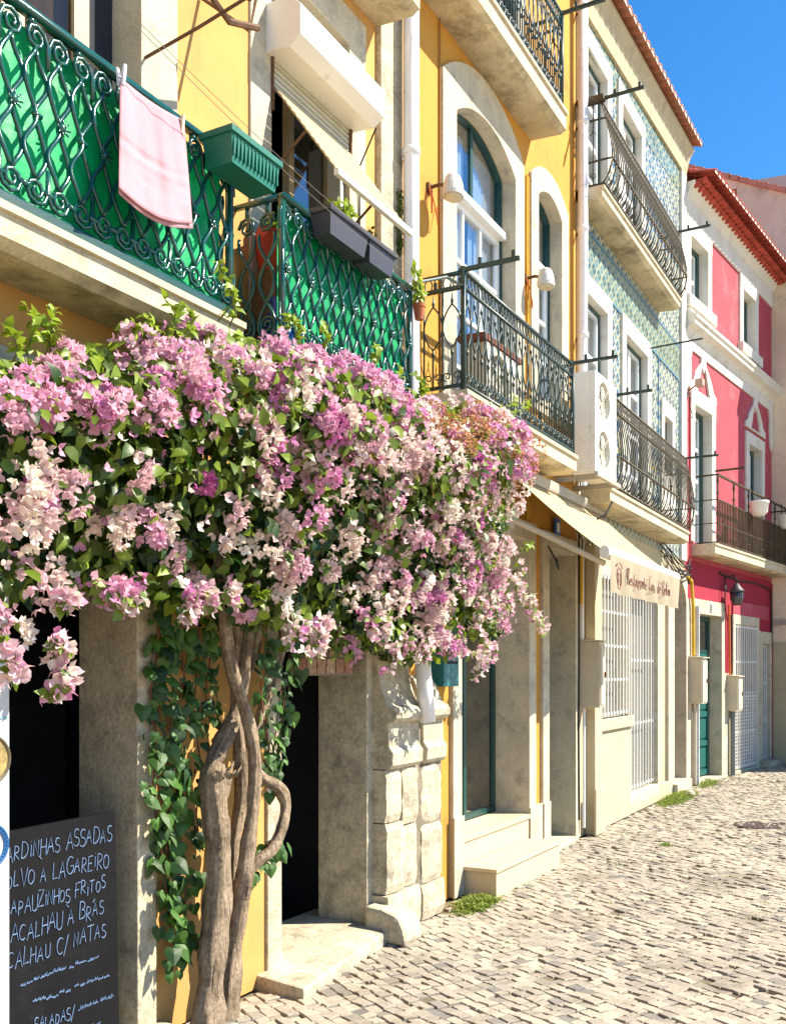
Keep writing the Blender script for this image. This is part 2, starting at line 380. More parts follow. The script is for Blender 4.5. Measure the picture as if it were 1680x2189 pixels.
def bars3d(mb, m, u0, u1, z, hh=.012, w=.012):
    """straight flat rail from u0 to u1 at height z"""
    n = 1
    a = [m(u0, z - hh, -w), m(u0, z - hh, w), m(u0, z + hh, w), m(u0, z + hh, -w)]; b = [m(u1, z - hh, -w), m(u1, z - hh, w), m(u1, z + hh, w), m(u1, z + hh, -w)]
    ia = [mb.P(p) for p in a]; ib = [mb.P(p) for p in b]
    for k in range(4): mb.face((ia[k], ia[(k + 1) % 4], ib[(k + 1) % 4], ib[k]))
    mb.face(ia[::-1]); mb.face(ib)
def front(p): return lambda u, z, o=0: (u, -p - o, z)
def side(x, sgn=-1): return lambda u, z, o=0: (x + sgn * o, -u, z)      # u = distance out from the wall
def spear_rail(mb, m, u0, u1, z0, z1, pitch=.155, r=.0075, extra=True):
    n = max(1, int(round((u1 - u0) / pitch))); P = (u1 - u0) / n
    bars3d(mb, m, u0, u1, z1 - .01, .011, .016); bars3d(mb, m, u0, u1, z1 - .12, .008, .010); bars3d(mb, m, u0, u1, z0 + .02, .010, .014)
    za, zb = z0 + .30, z1 - .22
    for k in range(n):
        u = u0 + (k + .5) * P
        for h in (-1, 1):
            mb.tube([m(u + h * P * .49 * math.sin(math.pi * j / 10) ** .85, za + (zb - za) * j / 10, .002) for j in range(11)], r * .85, 5)
            mb.tube([m(a, b, .002) for a, b in [(u, z0 + .03), (u + h * P * .3, z0 + .035)] + spiral(u + h * P * .25, z0 + .095, P * .24, -math.pi / 2, 1.35, h, 12)], r * .75, 5)
            mb.tube([m(u + h * P * .25 + P * .2 * math.cos(q * math.pi / 6), z1 - .066 + .045 * math.sin(q * math.pi / 6), .003) for q in range(13)], r * .7, 5, cap=False)
        mb.tube([m(u, zb - .005, 0), m(u, zb + .02, 0), m(u, zb + .032, 0), m(u, zb + .085, 0)], [r * .7, r * 1.7, r * 1.2, .001], 6)
        mb.tube([m(u, za + .01, 0), m(u, za - .03, 0), m(u, z0 + .03, 0)], r * .8, 5)
        mb.tube([m(u, za - .05, 0), m(u, za - .02, 0)], r * 1.7, 6)
    if extra:
        for k in range(n + 1):
            mb.tube([m(u0 + k * P, z0, 0), m(u0 + k * P, z1 - .12, 0)], r, 5)
def belly(t): return math.sin(min(1, t * 1.35) * math.pi) ** 1.2 * .12 if t < .74 else 0
def belly_rail(mb, fr, x0, x1, p, z0, z1, r=.007):
    H = z1 - z0
    def f(u, t, o=0):
        q = max(0, math.sin(math.pi * min(1, t ** .62))) * .115
        return (u, -p - q - o, z0 + H * t)
    m = lambda u, z, o=0: f(u, (z - z0) / H, o)
    for t, hh in ((.995, .012), (.80, .007), (.30, .007), (.015, .011)):
        a = f(x0, t); mb.box(x0, x1, a[1] - .012, a[1] + .012, a[2] - hh, a[2] + hh)
    n = int((x1 - x0) / .082); P = (x1 - x0) / n
    for k in range(n + 1):
        u = x0 + k * P
        mb.tube([f(u, .30 + .50 * j / 6) for j in range(7)], r, 5)
        mb.tube([f(u + (P if k % 2 else -P) * .45 * math.sin(math.pi * j / 6), .30 * j / 6, .003) for j in range(7)], r * .9, 5)
        mb.tube([f(u + P * .5, .015 + .14 * j / 4) for j in range(5)], r * .8, 5)
        for h in (-1, 1):
            mb.tube([f(u + h * (P * 1.0) * (j / 6 - .5), .80 + .195 * j / 6, .002 * h) for j in range(7)], r * .75, 5)
        mb.tube([f(a, (b - z0) / H) for a, b in [(u + P * .3 * math.cos(q * math.pi / 4), z0 + H * .90 + P * .3 * math.sin(q * math.pi / 4)) for q in range(9)]], r * .6, 5, cap=False)
    return f
def side_belly(mb, x, p, z0, z1, r=.007, n=4):
    H = z1 - z0
    for t in (.995, .80, .30, .015):
        q = max(0, math.sin(math.pi * min(1, t ** .62))) * .115
        mb.box(x - .008, x + .008, -p - q, -.005, z0 + H * t - .008, z0 + H * t + .008)
    for k in range(1, n + 1):
        u = p * k / n
        mb.tube([(x, -u - (max(0, math.sin(math.pi * min(1, t ** .62))) * .115 if k == n else 0), z0 + H * t) for t in [j / 8 for j in range(9)]], r, 5)
        if k < n:
            mb.ball((x, -u, z0 + H * .72), .012); mb.tube([(x + 0, -u - .03, z0 + H * .62), (x, -u, z0 + H * .68), (x, -u + .03, z0 + H * .62)], r * .7, 5)
            mb.tube([(x, -u + a, z0 + H * .12 + b) for a, b in spiral(0, 0, .04, 0, 1.2, 1, 10)], r * .7, 5)
def dry_arm(parent, fr, x, p0, p1, z, w=.014):
    mb = MB(fr); mb.box(x - w, x + w, -p1, -p0, z - w, z + w)
    for q in (.35, .9): mb.box(x - .006, x + .006, -p0 - (p1 - p0) * q - .012, -p0 - (p1 - p0) * q + .012, z + w, z + w + .05)
    part('drying_arm', mb, ironblack, parent)
def ring(mb, x0, x1, z0, z1, w, y0, y1, bottom=True, wt=None):
    """stone surround of an opening"""
    wt = wt or w
    mb.plate([(x0 - w, z0 if not bottom else z0 - w), (x1 + w, z0 if not bottom else z0 - w), (x1 + w, z1 + wt), (x0 - w, z1 + wt)] , [], y0, y1) if False else None
    mb.box(x0 - w, x0, y0, y1, z0, z1); mb.box(x1, x1 + w, y0, y1, z0, z1)
    mb.box(x0 - w - .004, x1 + w + .004, y0 - .003, y1, z1, z1 + wt)
    if bottom: mb.box(x0 - w - .02, x1 + w + .02, y0 - .03, y1, z0 - .09, z0)
def panel_door(house, fr, x0, x1, z0, z1, y, m, label=None, rows=4, cols=2):
    mb = MB(fr); holes = []
    w = .09; cw = (x1 - x0 - w * (cols + 1)) / cols; rh = (z1 - z0 - w * (rows + 1)) / rows
    for i in range(cols):
        for j in range(rows):
            a = x0 + w + i * (cw + w); b = z0 + w + j * (rh + w); holes.append(rect(a, a + cw, b, b + rh))
    mb.plate(rect(x0, x1, z0, z1), holes, y, y + .05)
    for h in holes:
        a, b = h[0]; c, d = h[2]; mb.box(a + .001, c - .001, y + .03, y + .048, b + .001, d - .001)
        mb.box(a + .035, c - .035, y + .012, y + .029, b + .035, d - .035)
    o = part('door', mb, m, house, label=label, bevel=.004)
    k = MB(fr); k.ball((x0 + .07, y - .03, (z0 + z1) * .45), .028); k.tube([(x0 + .07, y + .01, (z0 + z1) * .45), (x0 + .07, y - .03, (z0 + z1) * .45)], .012)
    part('handle', k, rust, o); return o
def grille(house, fr, x0, x1, z0, z1, y, m, pitch=.1, rails=4, r=.011, name='grille', mesh=False):
    mb = MB(fr)
    n = max(2, int((x1 - x0) / pitch))
    for k in range(n + 1):
        x = x0 + (x1 - x0) * k / n; mb.box(x - r, x + r, y - r, y + r, z0, z1)
    for k in range(rails + 1):
        z = z0 + .03 + (z1 - z0 - .06) * k / rails; mb.box(x0 - .01, x1 + .01, y + r + .001, y + r + .012, z - .014, z + .014)
    if mesh:
        for k in range(int((z1 - z0) * .55 / .06)):
            z = z0 + .05 + k * .06; mb.box(x0, x1, y + r + .013, y + r + .018, z - .012, z + .012)
    return part(name, mb, m, house)
# ================================================ yellow house on the left
hA = thing('yellow_house', 'yellow plastered house on the left with two green screened iron balconies', 'house', (2.3, 0, 0))
D1 = (2.35, 3.45, 0.0, 2.85); D2 = (4.6, 5.57, .03, 2.8)
W1 = (2.45, 3.48, 3.44, 5.85); W2 = (4.51, 5.36, 3.44, 5.75)
mb = MB(); mb.plate(rect(-3, 5.72, 0, 9.4), [rect(*D1), rect(*D2), rect(*W1), rect(*W2)], 0, .35); part('wall', mb, ochre, hA)
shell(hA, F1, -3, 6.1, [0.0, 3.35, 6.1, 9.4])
for a in (D1, D2):
    x0, x1, z0, z1 = a; mb = MB()
    mb.box(x0 - .13, x0 + .005, -.02, .36, z0, z1); mb.box(x1 - .005, x1 + .125, -.02, .36, z0, z1); mb.box(x0 - .132, x1 + .127, -.022, .36, z1 - .005, z1 + .2)
    part('door_surround', mb, oldstone, hA, bevel=.006)
for a, wl_, wr_ in ((W1, .2, .25), (W2, .19, .2)):
    x0, x1, z0, z1 = a; mb = MB()
    mb.box(x0 - wl_, x0 + .005, -.015, .3, z0, z1); mb.box(x1 - .005, x1 + wr_, -.015, .3, z0, z1); mb.box(x0 - wl_ - .003, x1 + wr_ + .003, -.018, .3, z1 - .005, z1 + .22)
    part('window_surround', mb, stone, hA, bevel=.006)
# window of the left balcony: beige frames, dim curtains
w1 = window(hA, F1, 2.46, 3.32, 3.46, 5.84, .16, 2, 2, woodfr, w=.09, mw=.12, curt=[(.03, .97)], glass=dullpane, rowz=[3.55, 4.3, 5.75])
mb = MB(); mb.box(3.325, 3.475, .17, .22, 3.45, 5.84); part('dark_gap_strip', mb, dark, hA)  # solid near-black strip stands in for the shade of an open gap
# open casements of the shuttered window
mb = MB(); mb.box(4.88, 4.93, .12, .17, 3.46, 5.7); mb.box(5.29, 5.34, .12, .17, 3.46, 5.7); mb.box(4.935, 5.285, .12, .17, 3.46, 3.6); mb.box(4.935, 5.285, .122, .168, 4.33, 4.38); mb.box(4.935, 5.285, .12, .17, 5.62, 5.7)
w2 = part('window', mb, woodfr, hA)
g = MB(); g.box(4.93, 5.29, .14, .146, 3.58, 5.64); part('pane', g, bluepane, w2)
mb = MB(); mb.box(5.30, 5.335, .02, .118, 3.46, 5.1); part('casement', mb, whitefr, w2)
# corner pilaster between the yellow and the ochre house
def pil_prof(off=0, top=1.8, sh=.045):
    return [(.02, 0), (-.17 + off, 0), (-.165 + off, .26), (-.13 + off, .30), (-.13 + off, 1.08), (-.16 + off, 1.11), (-.175 + off, 1.15), (-.175 + off, 1.22), (-.145 + off, 1.26), (-.145 + off, 1.405),
            (-.185 + off, 1.415), (-.21 + off, 1.44), (-.21 + off, 1.475), (-.19 + off, 1.51), (-.15 + off, 1.525), (-.12 + off, 1.56), (-.085 + off, 1.64), (-sh + off * .3, top), (.02, top)]
def pier_top(off, top, sh): return [(.02, 1.10), (-.145 + off, 1.10), (-.17 + off, 1.13), (-.175 + off, 1.21), (-.145 + off, 1.255), (-.14 + off, 1.405), (-.18 + off, 1.415), (-.20 + off, 1.44), (-.20 + off, 1.48), (-.18 + off, 1.51), (-.14 + off, 1.525), (-.11 + off, 1.58), (-.08 + off, 1.66), (-sh, top), (.02, top)]
random.seed(5)
mb = MB(); mb.prism([(.02, 0), (-.11, 0), (-.11, 1.42), (.02, 1.42)], 5.65, 6.49)
pl = part('corner_pilaster', mb, M('old_joint', (.20, .17, .12), .95, .3, 6, .2, 60, .6, 40), hA)
def rough_block(x0, x1, y, z0, z1):
    mb = MB(); nx, nz_ = max(3, int((x1 - x0) / .05)), max(3, int((z1 - z0) / .05)); sd0 = random.random() * 50
    def pt(i, k, yy):
        x = x0 + (x1 - x0) * i / nx; z = z0 + (z1 - z0) * k / nz_; e = (i in (0, nx)) + (k in (0, nz_))
        d = .010 * noise.noise(Vector((x * 9 + sd0, z * 9, 0))) + .007 * noise.noise(Vector((x * 24, z * 24, sd0))) + .012 * e
        jx = .006 * noise.noise(Vector((z * 14, sd0, 1))) if i in (0, nx) else 0; jz = .006 * noise.noise(Vector((x * 14, sd0, 2))) if k in (0, nz_) else 0
        return mb.P((x + jx, yy + (d if yy < -.02 else 0), z + jz))
    f_ = [[pt(i, k, y) for k in range(nz_ + 1)] for i in range(nx + 1)]; b_ = [[pt(i, k, 0.0) for k in range(nz_ + 1)] for i in range(nx + 1)]
    for i in range(nx):
        for k in range(nz_): mb.face((f_[i][k], f_[i + 1][k], f_[i + 1][k + 1], f_[i][k + 1]))
        mb.face((f_[i][0], b_[i][0], b_[i + 1][0], f_[i + 1][0])); mb.face((f_[i][nz_], f_[i + 1][nz_], b_[i + 1][nz_], b_[i][nz_]))
    for k in range(nz_):
        mb.face((f_[0][k], f_[0][k + 1], b_[0][k + 1], b_[0][k])); mb.face((f_[nx][k], b_[nx][k], b_[nx][k + 1], f_[nx][k + 1]))
    part('stone_block', mb, oldstone, pl)
for x0, x1, y, z0, z1 in ((5.62, 6.08, -.165, 0, .27), (5.64, 5.88, -.14, .28, .74), (5.888, 6.08, -.132, .28, .70), (5.64, 5.85, -.135, .75, 1.095), (5.858, 6.08, -.142, .71, 1.095),
                          (6.15, 6.50, -.15, 0, .24), (6.16, 6.49, -.128, .248, .66), (6.16, 6.49, -.12, .668, 1.095)): rough_block(x0, x1, y, z0, z1)
for x0, x1, off, top, sh in ((5.64, 6.08, 0, 1.86, .045), (6.165, 6.49, .012, 1.72, .02)):
    mb = MB(); mb.prism(pier_top(off, top, sh), x0, x1); part('moulded_cap', mb, oldstone, pl, bevel=.01)
mb = MB(); mb.box(5.72, 6.02, -.04, .34, 1.84, 9.4); part('stone_strip', mb, oldstone, hA, label='grey stained stone strip above the pilaster', bevel=.008)
mb = MB(); mb.box(6.021, 6.08, -.01, .34, 1.7, 9.4); part('joint_gap', mb, M('dark_joint', (.10, .095, .09), .95, .4, 6, .2, 40, .6, 30), hA)  # dark strip filling the joint
# doorstep
mb = MB(); mb.plate([(4.35, -.34), (5.72, -.17), (5.85, -.02), (5.75, .5), (4.45, .5)], [], 0, .1)
mb.v = [(x, z, .055 + .05 * max(0, min(1, (z + .42) / .5)) - y * 1.1 + .008 * math.sin(x * 9 + z * 5)) for x, y, z in mb.v]
part('doorstep', mb, oldstone, hA, bevel=.015)
mb = MB(); mb.box(2.2, 3.62, -.10, .4, -.02, .07); part('doorstep', mb, oldstone, hA, bevel=.02)
# balconies
GZ0, GZ1 = 3.455, 4.22
def green_balcony(x0, x1, p, left_return, right_return, lab, slab_x):
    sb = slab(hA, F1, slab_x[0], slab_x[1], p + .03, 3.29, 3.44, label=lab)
    mb = MB(); m = front(p)
    lattice_rail(mb, m, x0, x1, GZ0 + .03, GZ1 - .01)
    bars3d(mb, m, x0 - .012, x1 + .012, GZ1, .013, .022); bars3d(mb, m, x0, x1, GZ0 + .03, .012, .016)
    for x in (x0, x1): mb.box(x - .014, x + .014, -p - .014, -p + .014, GZ0 - .01, GZ1 - .014)
    n = int((x1 - x0) / .23)
    for k in range(n): mb.box(x0 + .1 + k * .23, x0 + .13 + k * .23, -p - .012, -p + .012, GZ1 - .04, GZ1 - .014)
    for on, x in ((left_return, x0), (right_return, x1)):
        if not on: continue
        ms = side(x); bars3d(mb, ms, .0, p - .016, GZ1, .012, .012); bars3d(mb, ms, 0, p - .016, GZ0 + .03, .012, .012)
        for c in (.08, .21):
            mb.tube([ms(a, b) for a, b in spiral(c, GZ1 - .12, .055, math.pi if c < .15 else 0, 1.8, -1 if c < .15 else 1)], .009, 6)
            mb.tube([ms(c + .05 * math.sin((z - GZ0) * 14), z) for z in [GZ0 + .03 + .56 * j / 20 for j in range(21)]], .010, 6)
            mb.tube([ms(c - .05 * math.sin((z - GZ0) * 14), z, .006) for z in [GZ0 + .03 + .56 * j / 20 for j in range(21)]], .010, 6)
            mb.box(x - .008, x + .008, -c - .008, -c + .008, GZ1 - .07, GZ1 - .013)
            mb.tube([ms(a, b) for a, b in spiral(c, GZ0 + .11, .05, 0, 1.6, 1)], .009, 6)
    part('railing', mb, irongreen, sb, smooth=True)
    mb = MB(); n = 60; rows = 8
    y = -p + .045
    g = [[mb.P((x0 + .02 + (x1 - x0 - .04) * i / n, y + .006 * math.sin(i * .9) * math.sin(j * 1.3 + i * .2) + .004 * math.sin(i * 2.3), GZ0 + (GZ1 - GZ0 - .03) * j / rows)) for i in range(n + 1)] for j in range(rows + 1)]
    for j in range(rows):
        for i in range(n): mb.face((g[j][i], g[j][i + 1], g[j + 1][i + 1], g[j + 1][i]))
    part('screen', mb, screen, sb, smooth=True, clean=False)
    mb = MB(); mb.box(x0 - .03, x1 + .02, -p - .028, -p + .02, 3.442, GZ0 + .028); part('base_strip', mb, greenfr, sb)
    return sb
bA1 = green_balcony(1.55, 3.77, .30, False, True, 'left balcony with shiny scrollwork and a bright green sheet', (1.5, 3.84))
bA2 = green_balcony(4.20, 5.62, .305, True, True, 'right balcony with interlaced scrollwork and plant boxes', (4.12, 5.68))
slab(hA, F1, 4.1, 5.72, .33, 6.05, 6.2)
mb = MB()
q0 = (3.5, -.01, 4.64); mb.tube([q0, (3.52, -.32, 4.70), (3.53, -.62, 4.76)], .008, 6)
mb.tube([(3.53, -.60, 4.74), (3.53, -.60, 4.80)], .012, 6)
a = at(490, 46, -.35); b = at(552, 60, -.35); mb.tube([(a[0] - .2, -.35, a[1] + .06), (a[0], -.35, a[1]), (b[0], -.35, b[1])], .016, 6); mb.tube([(b[0], -.35, b[1] + .2), (b[0], -.30, b[1]), (b[0] - .02, -.01, b[1] + .25)], .010, 6)
part('drying_arm', mb, rust, bA1)
# ================================================ ochre house in the middle
hB = thing('ochre_house', 'narrow ochre house with a big arched balcony door and a black iron balcony', 'house', (8, 0, 0))
AD = arch(6.93, 8.17, 3.74, 6.12, .20); AW = arch(8.75, 9.42, 4.35, 6.24, .12)
O1 = rect(7.02, 8.5, .42, 2.95); O2 = rect(9.03, 9.84, .02, 2.95); TD = rect(6.95, 8.2, 6.86, 9.0)
mb = MB(); mb.plate(rect(6.081, 9.93, 0, 9.4), [AD, AW, O1, O2, TD], 0, .35); part('wall', mb, M('ochre_wall', (.50, .25, .04), .9, .09, 1.3, .05, 90, .18, 60, stain=(.36, .16, .03), st=.35, ss=2, streak=(.30, .13, .03), sta=.5), hB)
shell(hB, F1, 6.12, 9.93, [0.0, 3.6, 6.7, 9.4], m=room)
mb = MB()
mb.plate(arch(6.69, 8.38, 3.74, 6.32, .32), [arch(6.935, 8.165, 3.741, 6.115, .20)], -.03, .36)
part('arched_surround', mb, stone, hB, bevel=.006)
mb = MB(); mb.plate(arch(8.56, 9.62, 4.2, 6.36, .21), [arch(8.755, 9.415, 4.355, 6.235, .12)], -.03, .36); part('arched_surround', mb, stone, hB, bevel=.006)
def tallwin(x0, x1, z0, zb, z1, rise, cols, rows, lab, curt):
    mb = MB(); g = .035
    mb.plate(arch(x0, x1, z0, z1, rise), [arch(x0 + g, x1 - g, z0 + .01, z1 - g * .4, rise * .95)], .10, .17)
    wo = part('window', mb, greenfr, hB, label=lab)
    i0, i1 = x0 + g, x1 - g
    mb = MB(); holes = []
    w = .05; cw = (i1 - i0 - 2 * w) / cols; rh = (zb - z0 - 2 * w) / rows
    for i in range(cols):
        for j in range(rows): holes.append(rect(i0 + w + cw * i + (.016 if i else 0), i0 + w + cw * (i + 1) - (.016 if i < cols - 1 else 0), z0 + w + rh * j + (.016 if j else 0), z0 + w + rh * (j + 1) - (.016 if j < rows - 1 else 0)))
    mb.plate(rect(i0, i1, z0, zb), holes, .115, .155); mb.box(i0 - .02, i1 + .02, .05, .15, zb, zb + .06)
    part('sash', mb, whitefr, wo)
    mb = MB(); mb.box((i0 + i1) / 2 - .025, (i0 + i1) / 2 + .025, .12, .16, zb + .06, z1 + rise * .93); part('mullion', mb, greenfr, wo)
    mb = MB(); mb.plate(arch(i0 + .002, i1 - .002, z0 + .02, z1 - g * .4, rise * .93), [], .132, .138); part('pane', mb, clearpane, wo)
    for a, b in curt: curtain_sheet(wo, F1, i0 + (i1 - i0) * a, i0 + (i1 - i0) * b, z0 + .05, z1 + rise * .4, .185)
tallwin(6.93, 8.17, 3.75, 5.58, 6.12, .20, 3, 4, 'tall arched balcony door with white sashes and curtains', [(.02, .46), (.54, .98)])
tallwin(8.75, 9.42, 4.36, 5.64, 6.24, .12, 2, 3, 'narrow arched window with a white sash', [(.05, .95)])
window(hB, F1, 6.95, 8.2, 6.86, 9.0, .12, 2, 4, whitefr, curt=[(.02, .98)])
mb = MB(); mb.box(6.75, 6.95, -.03, .1, 6.86, 9.0); mb.box(8.2, 8.4, -.03, .1, 6.86, 9.0); part('window_surround', mb, stone, hB)
# ground floor stonework
mb = MB()
for x0, x1, z0 in ((6.86, 7.025, 0), (8.495, 8.67, 0)): mb.box(x0, x1, -.035, .36, z0, 2.95)
mb.box(6.86, 8.67, -.037, .36, 2.945, 3.12)
mb.box(6.84, 7.03, -.055, -.036, 0, .62); mb.box(8.49, 8.69, -.05, -.036, 0, .5)
part('door_surround', mb, stone, hB, bevel=.008)
mb = MB()
for x0, x1 in ((8.86, 9.035), (9.835, 9.93)): mb.box(x0, x1, -.035, .36, 0, 2.95)
mb.box(8.86, 9.93, -.037, .36, 2.945, 3.1); mb.box(8.85, 9.04, -.05, -.036, 0, .5); mb.box(9.0, 9.86, -.06, .35, -.02, .045)
part('door_surround', mb, stone, hB, bevel=.008)
mb = MB(); mb.box(8.671, 8.859, -.034, -.005, 0, .5); part('plinth', mb, stone, hB)
mb = MB(); mb.box(9.035, 9.835, .26, .32, .02, 2.95); part('door', mb, greenfr, hB)
# shop window with the tiled sill and steps
mb = MB(); mb.plate(rect(7.03, 8.49, .45, 2.94), [rect(7.09, 7.78, .5, 2.9), rect(7.84, 8.43, .5, 2.9)], .30, .34)
sw = part('shop_window', mb, greenfr, hB); mb = MB(); mb.box(7.05, 8.47, .318, .324, .47, 2.92); part('pane', mb, bluepane, sw)
mb = MB(); mb.box(7.05, 8.47, .9, .96, .45, 2.9); mb.box(7.75, 7.80, .36, .9, .45, 2.9); part('partition', mb, M('shop_partition', (.55, .52, .46), .8, .1, 2, .05, 50, .1), sw)
mb = MB(); mb.box(7.81, 8.47, .4, .89, .45, .5); part('shop_floor', mb, terra, sw)
tilest = M('beige_step_tile', (.56, .44, .29), .55, .07, 3, .05, 80, .15, 40, spec=.4)
mb = MB(); mb.box(7.02, 8.5, -.03, .30, .15, .40); mb.box(7.0, 8.51, -.045, .299, .402, .445); st_ = part('shop_sill', mb, tilest, hB, bevel=.004)
mb = MB(); mb.box(7.03, 8.5, -.32, .0, -.01, .19); mb.box(7.0, 8.52, -.335, -.046, .193, .225); part('step', mb, tilest, hB, bevel=.005)
# lower balcony
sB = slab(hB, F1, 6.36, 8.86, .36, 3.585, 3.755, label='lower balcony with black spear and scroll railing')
mb = MB()
spear_rail(mb, front(.335), 6.39, 8.82, 3.775, 4.61, .128)
for x in (6.39, 8.82):
    spear_rail(mb, side(x), .02, .32, 3.775, 4.61, .15); mb.box(x - .015, x + .015, -.35, -.32, 3.75, 4.64)
mb.tube([(6.39, -.05, 3.62), (6.39, -.2, 3.72), (6.39, -.33, 3.75)], .010, 6)
part('railing', mb, ironblack, sB, smooth=True)
for x in (6.39, 8.82): dry_arm(sB, F1, x, .30, .76, 4.615)
dry_arm(sB, F1, 6.39, -.01, .34, 4.5, .012)
mb = MB(); mb.tube([(6.385, -.33, 4.50), (6.10, -.34, 4.46), (5.66, -.33, 4.27)], .011, 6); part('tie_rod', mb, ironblack, sB)
# upper balcony
sU = slab(hB, F1, 6.36, 8.62, .34, 6.66, 6.85, label='upper balcony seen from below with a stained underside')
mb = MB(); spear_rail(mb, front(.315), 6.4, 8.57, 6.87, 7.72, .105)
spear_rail(mb, side(8.57), .02, .30, 6.87, 7.72, .14); mb.box(8.555, 8.585, -.33, -.30, 6.86, 7.75)
part('railing', mb, ironblack, sU, smooth=True)
dry_arm(sU, F1, 8.57, .30, .72, 7.73)
for hh, x0, x1 in ((hA, -3, 6.08), (hB, 6.081, 9.93)):
    mb = MB(); mb.prism([(.0, 9.4), (-.38, 9.45), (-.38, 9.52), (3.3, 10.6), (3.3, 9.4)], x0, x1); part('roof', mb, rooft, hh)
# ================================================ tiled house
hC = thing('tiled_house', 'house clad in blue and yellow patterned tiles with two pot bellied iron balconies', 'house', (12.5, 0, 0))
CX0, CX1 = 9.94, 15.08
ba, bb = (10.02, 11.0, 3.66, 5.82), (11.78, 12.8, 3.66, 5.84)
bc = (13.72, 14.2, 4.5, 5.3)
ta, tb = (10.02, 11.0, 6.8, 8.48), (11.62, 12.5, 6.8, 8.56)
td = (13.4, 14.2, 6.8, 8.6)
def eave(x): return 8.86 + .085 * (x - 10)
mb = MB(); mb.plate([(CX0, 3.4), (CX1, 3.4), (CX1, eave(CX1) + .3), (CX0, eave(CX0) + .3)], [rect(*q) for q in (ba, bb, bc, ta, tb)], 0, .35); part('wall', mb, tiles, hC)
mb = MB()
seg = ((CX0 + .16, 14.72),)
mb.box(CX0 + .13, 14.72, -.006, -.001, 6.05, 6.5); mb.plate([(CX0 + .13, eave(10) - .44), (14.72, eave(14.72) - .44), (14.72, eave(14.72) - .1), (CX0 + .13, eave(10) - .1)], [], -.006, -.001)
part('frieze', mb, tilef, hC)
mb = MB(); bl = M('blue_tile_border', (.10, .22, .30), .35, .1, 4, .05, 60, .1)
for z in (6.02, 6.505): mb.box(CX0 + .13, 14.72, -.012, -.001, z, z + .03)
for x in (13.0, 13.45, 14.69):
    mb.box(x, x + .025, -.011, -.001, 3.66, 6.02)
part('tile_border', mb, bl, hC)
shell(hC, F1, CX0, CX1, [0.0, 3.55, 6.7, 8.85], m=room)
for q in (ba, bb, bc, ta, tb):
    mb = MB(); x0, x1, z0, z1 = q; w = .17 if q is not bc else .14
    if q in (ba, ta): ring_l = .06
    else: ring_l = w
    mb.box(x0 - ring_l, x0 + .005, -.03, .36, z0, z1); mb.box(x1 - .005, x1 + w, -.03, .36, z0, z1); mb.box(x0 - ring_l - .004, x1 + w + .004, -.034, .36, z1 - .005, z1 + .2)
    part('window_surround', mb, whitepl, hC, bevel=.005)
mb = MB(); mb.box(13.56, 14.36, -.028, .36, 3.66, 4.505); part('plaster_panel', mb, whitepl, hC)
mb = MB(); mb.box(14.74, CX1, -.04, .3, 3.4, 9.2); part('corner_strip', mb, whitepl, hC, bevel=.006)
mb = MB(); mb.box(CX0, CX0 + .10, -.03, .3, 3.4, 8.9); part('corner_strip', mb, whitepl, hC, label='cream corner strip beside the tiles', bevel=.006)
for q, cl, lab in ((ba, 2, 'left balcony door behind the air conditioner'), (bb, 2, 'middle balcony door'), (ta, 2, 'tall top floor balcony door with dark blue panes'), (tb, 2, 'top floor balcony door under the eaves')):
    x0, x1, z0, z1 = q
    mb = MB(); mb.plate(rect(x0, x1, z0, z1), [rect(x0 + .05, x1 - .05, z0 + .02, z1 - .05)], .06, .14); wo = part('window', mb, greenfr, hC, label=lab)
    i0, i1, k1 = x0 + .05, x1 - .05, z1 - .05; holes = []; w = .05
    n = 4
    for i in range(2):
        for j in range(n):
            cw = (i1 - i0) / 2; rh = (k1 - z0 - .02) / n
            holes.append(rect(i0 + cw * i + w * .8, i0 + cw * (i + 1) - w * .8, z0 + .02 + rh * j + w * .5, z0 + .02 + rh * (j + 1) - w * .5))
    mb = MB(); mb.plate(rect(i0, i1, z0 + .02, k1), holes, .075, .125); part('sash', mb, whitefr, wo)
    mb = MB(); mb.box(i0, i1, .095, .10, z0 + .03, k1); part('pane', mb, pane, wo)
    curtain_sheet(wo, F1, i0 + .03, i1 - .03, z0 + .1, k1, .155)
window(hC, F1, *bc, .06, 1, 1, greenfr, w=.05)
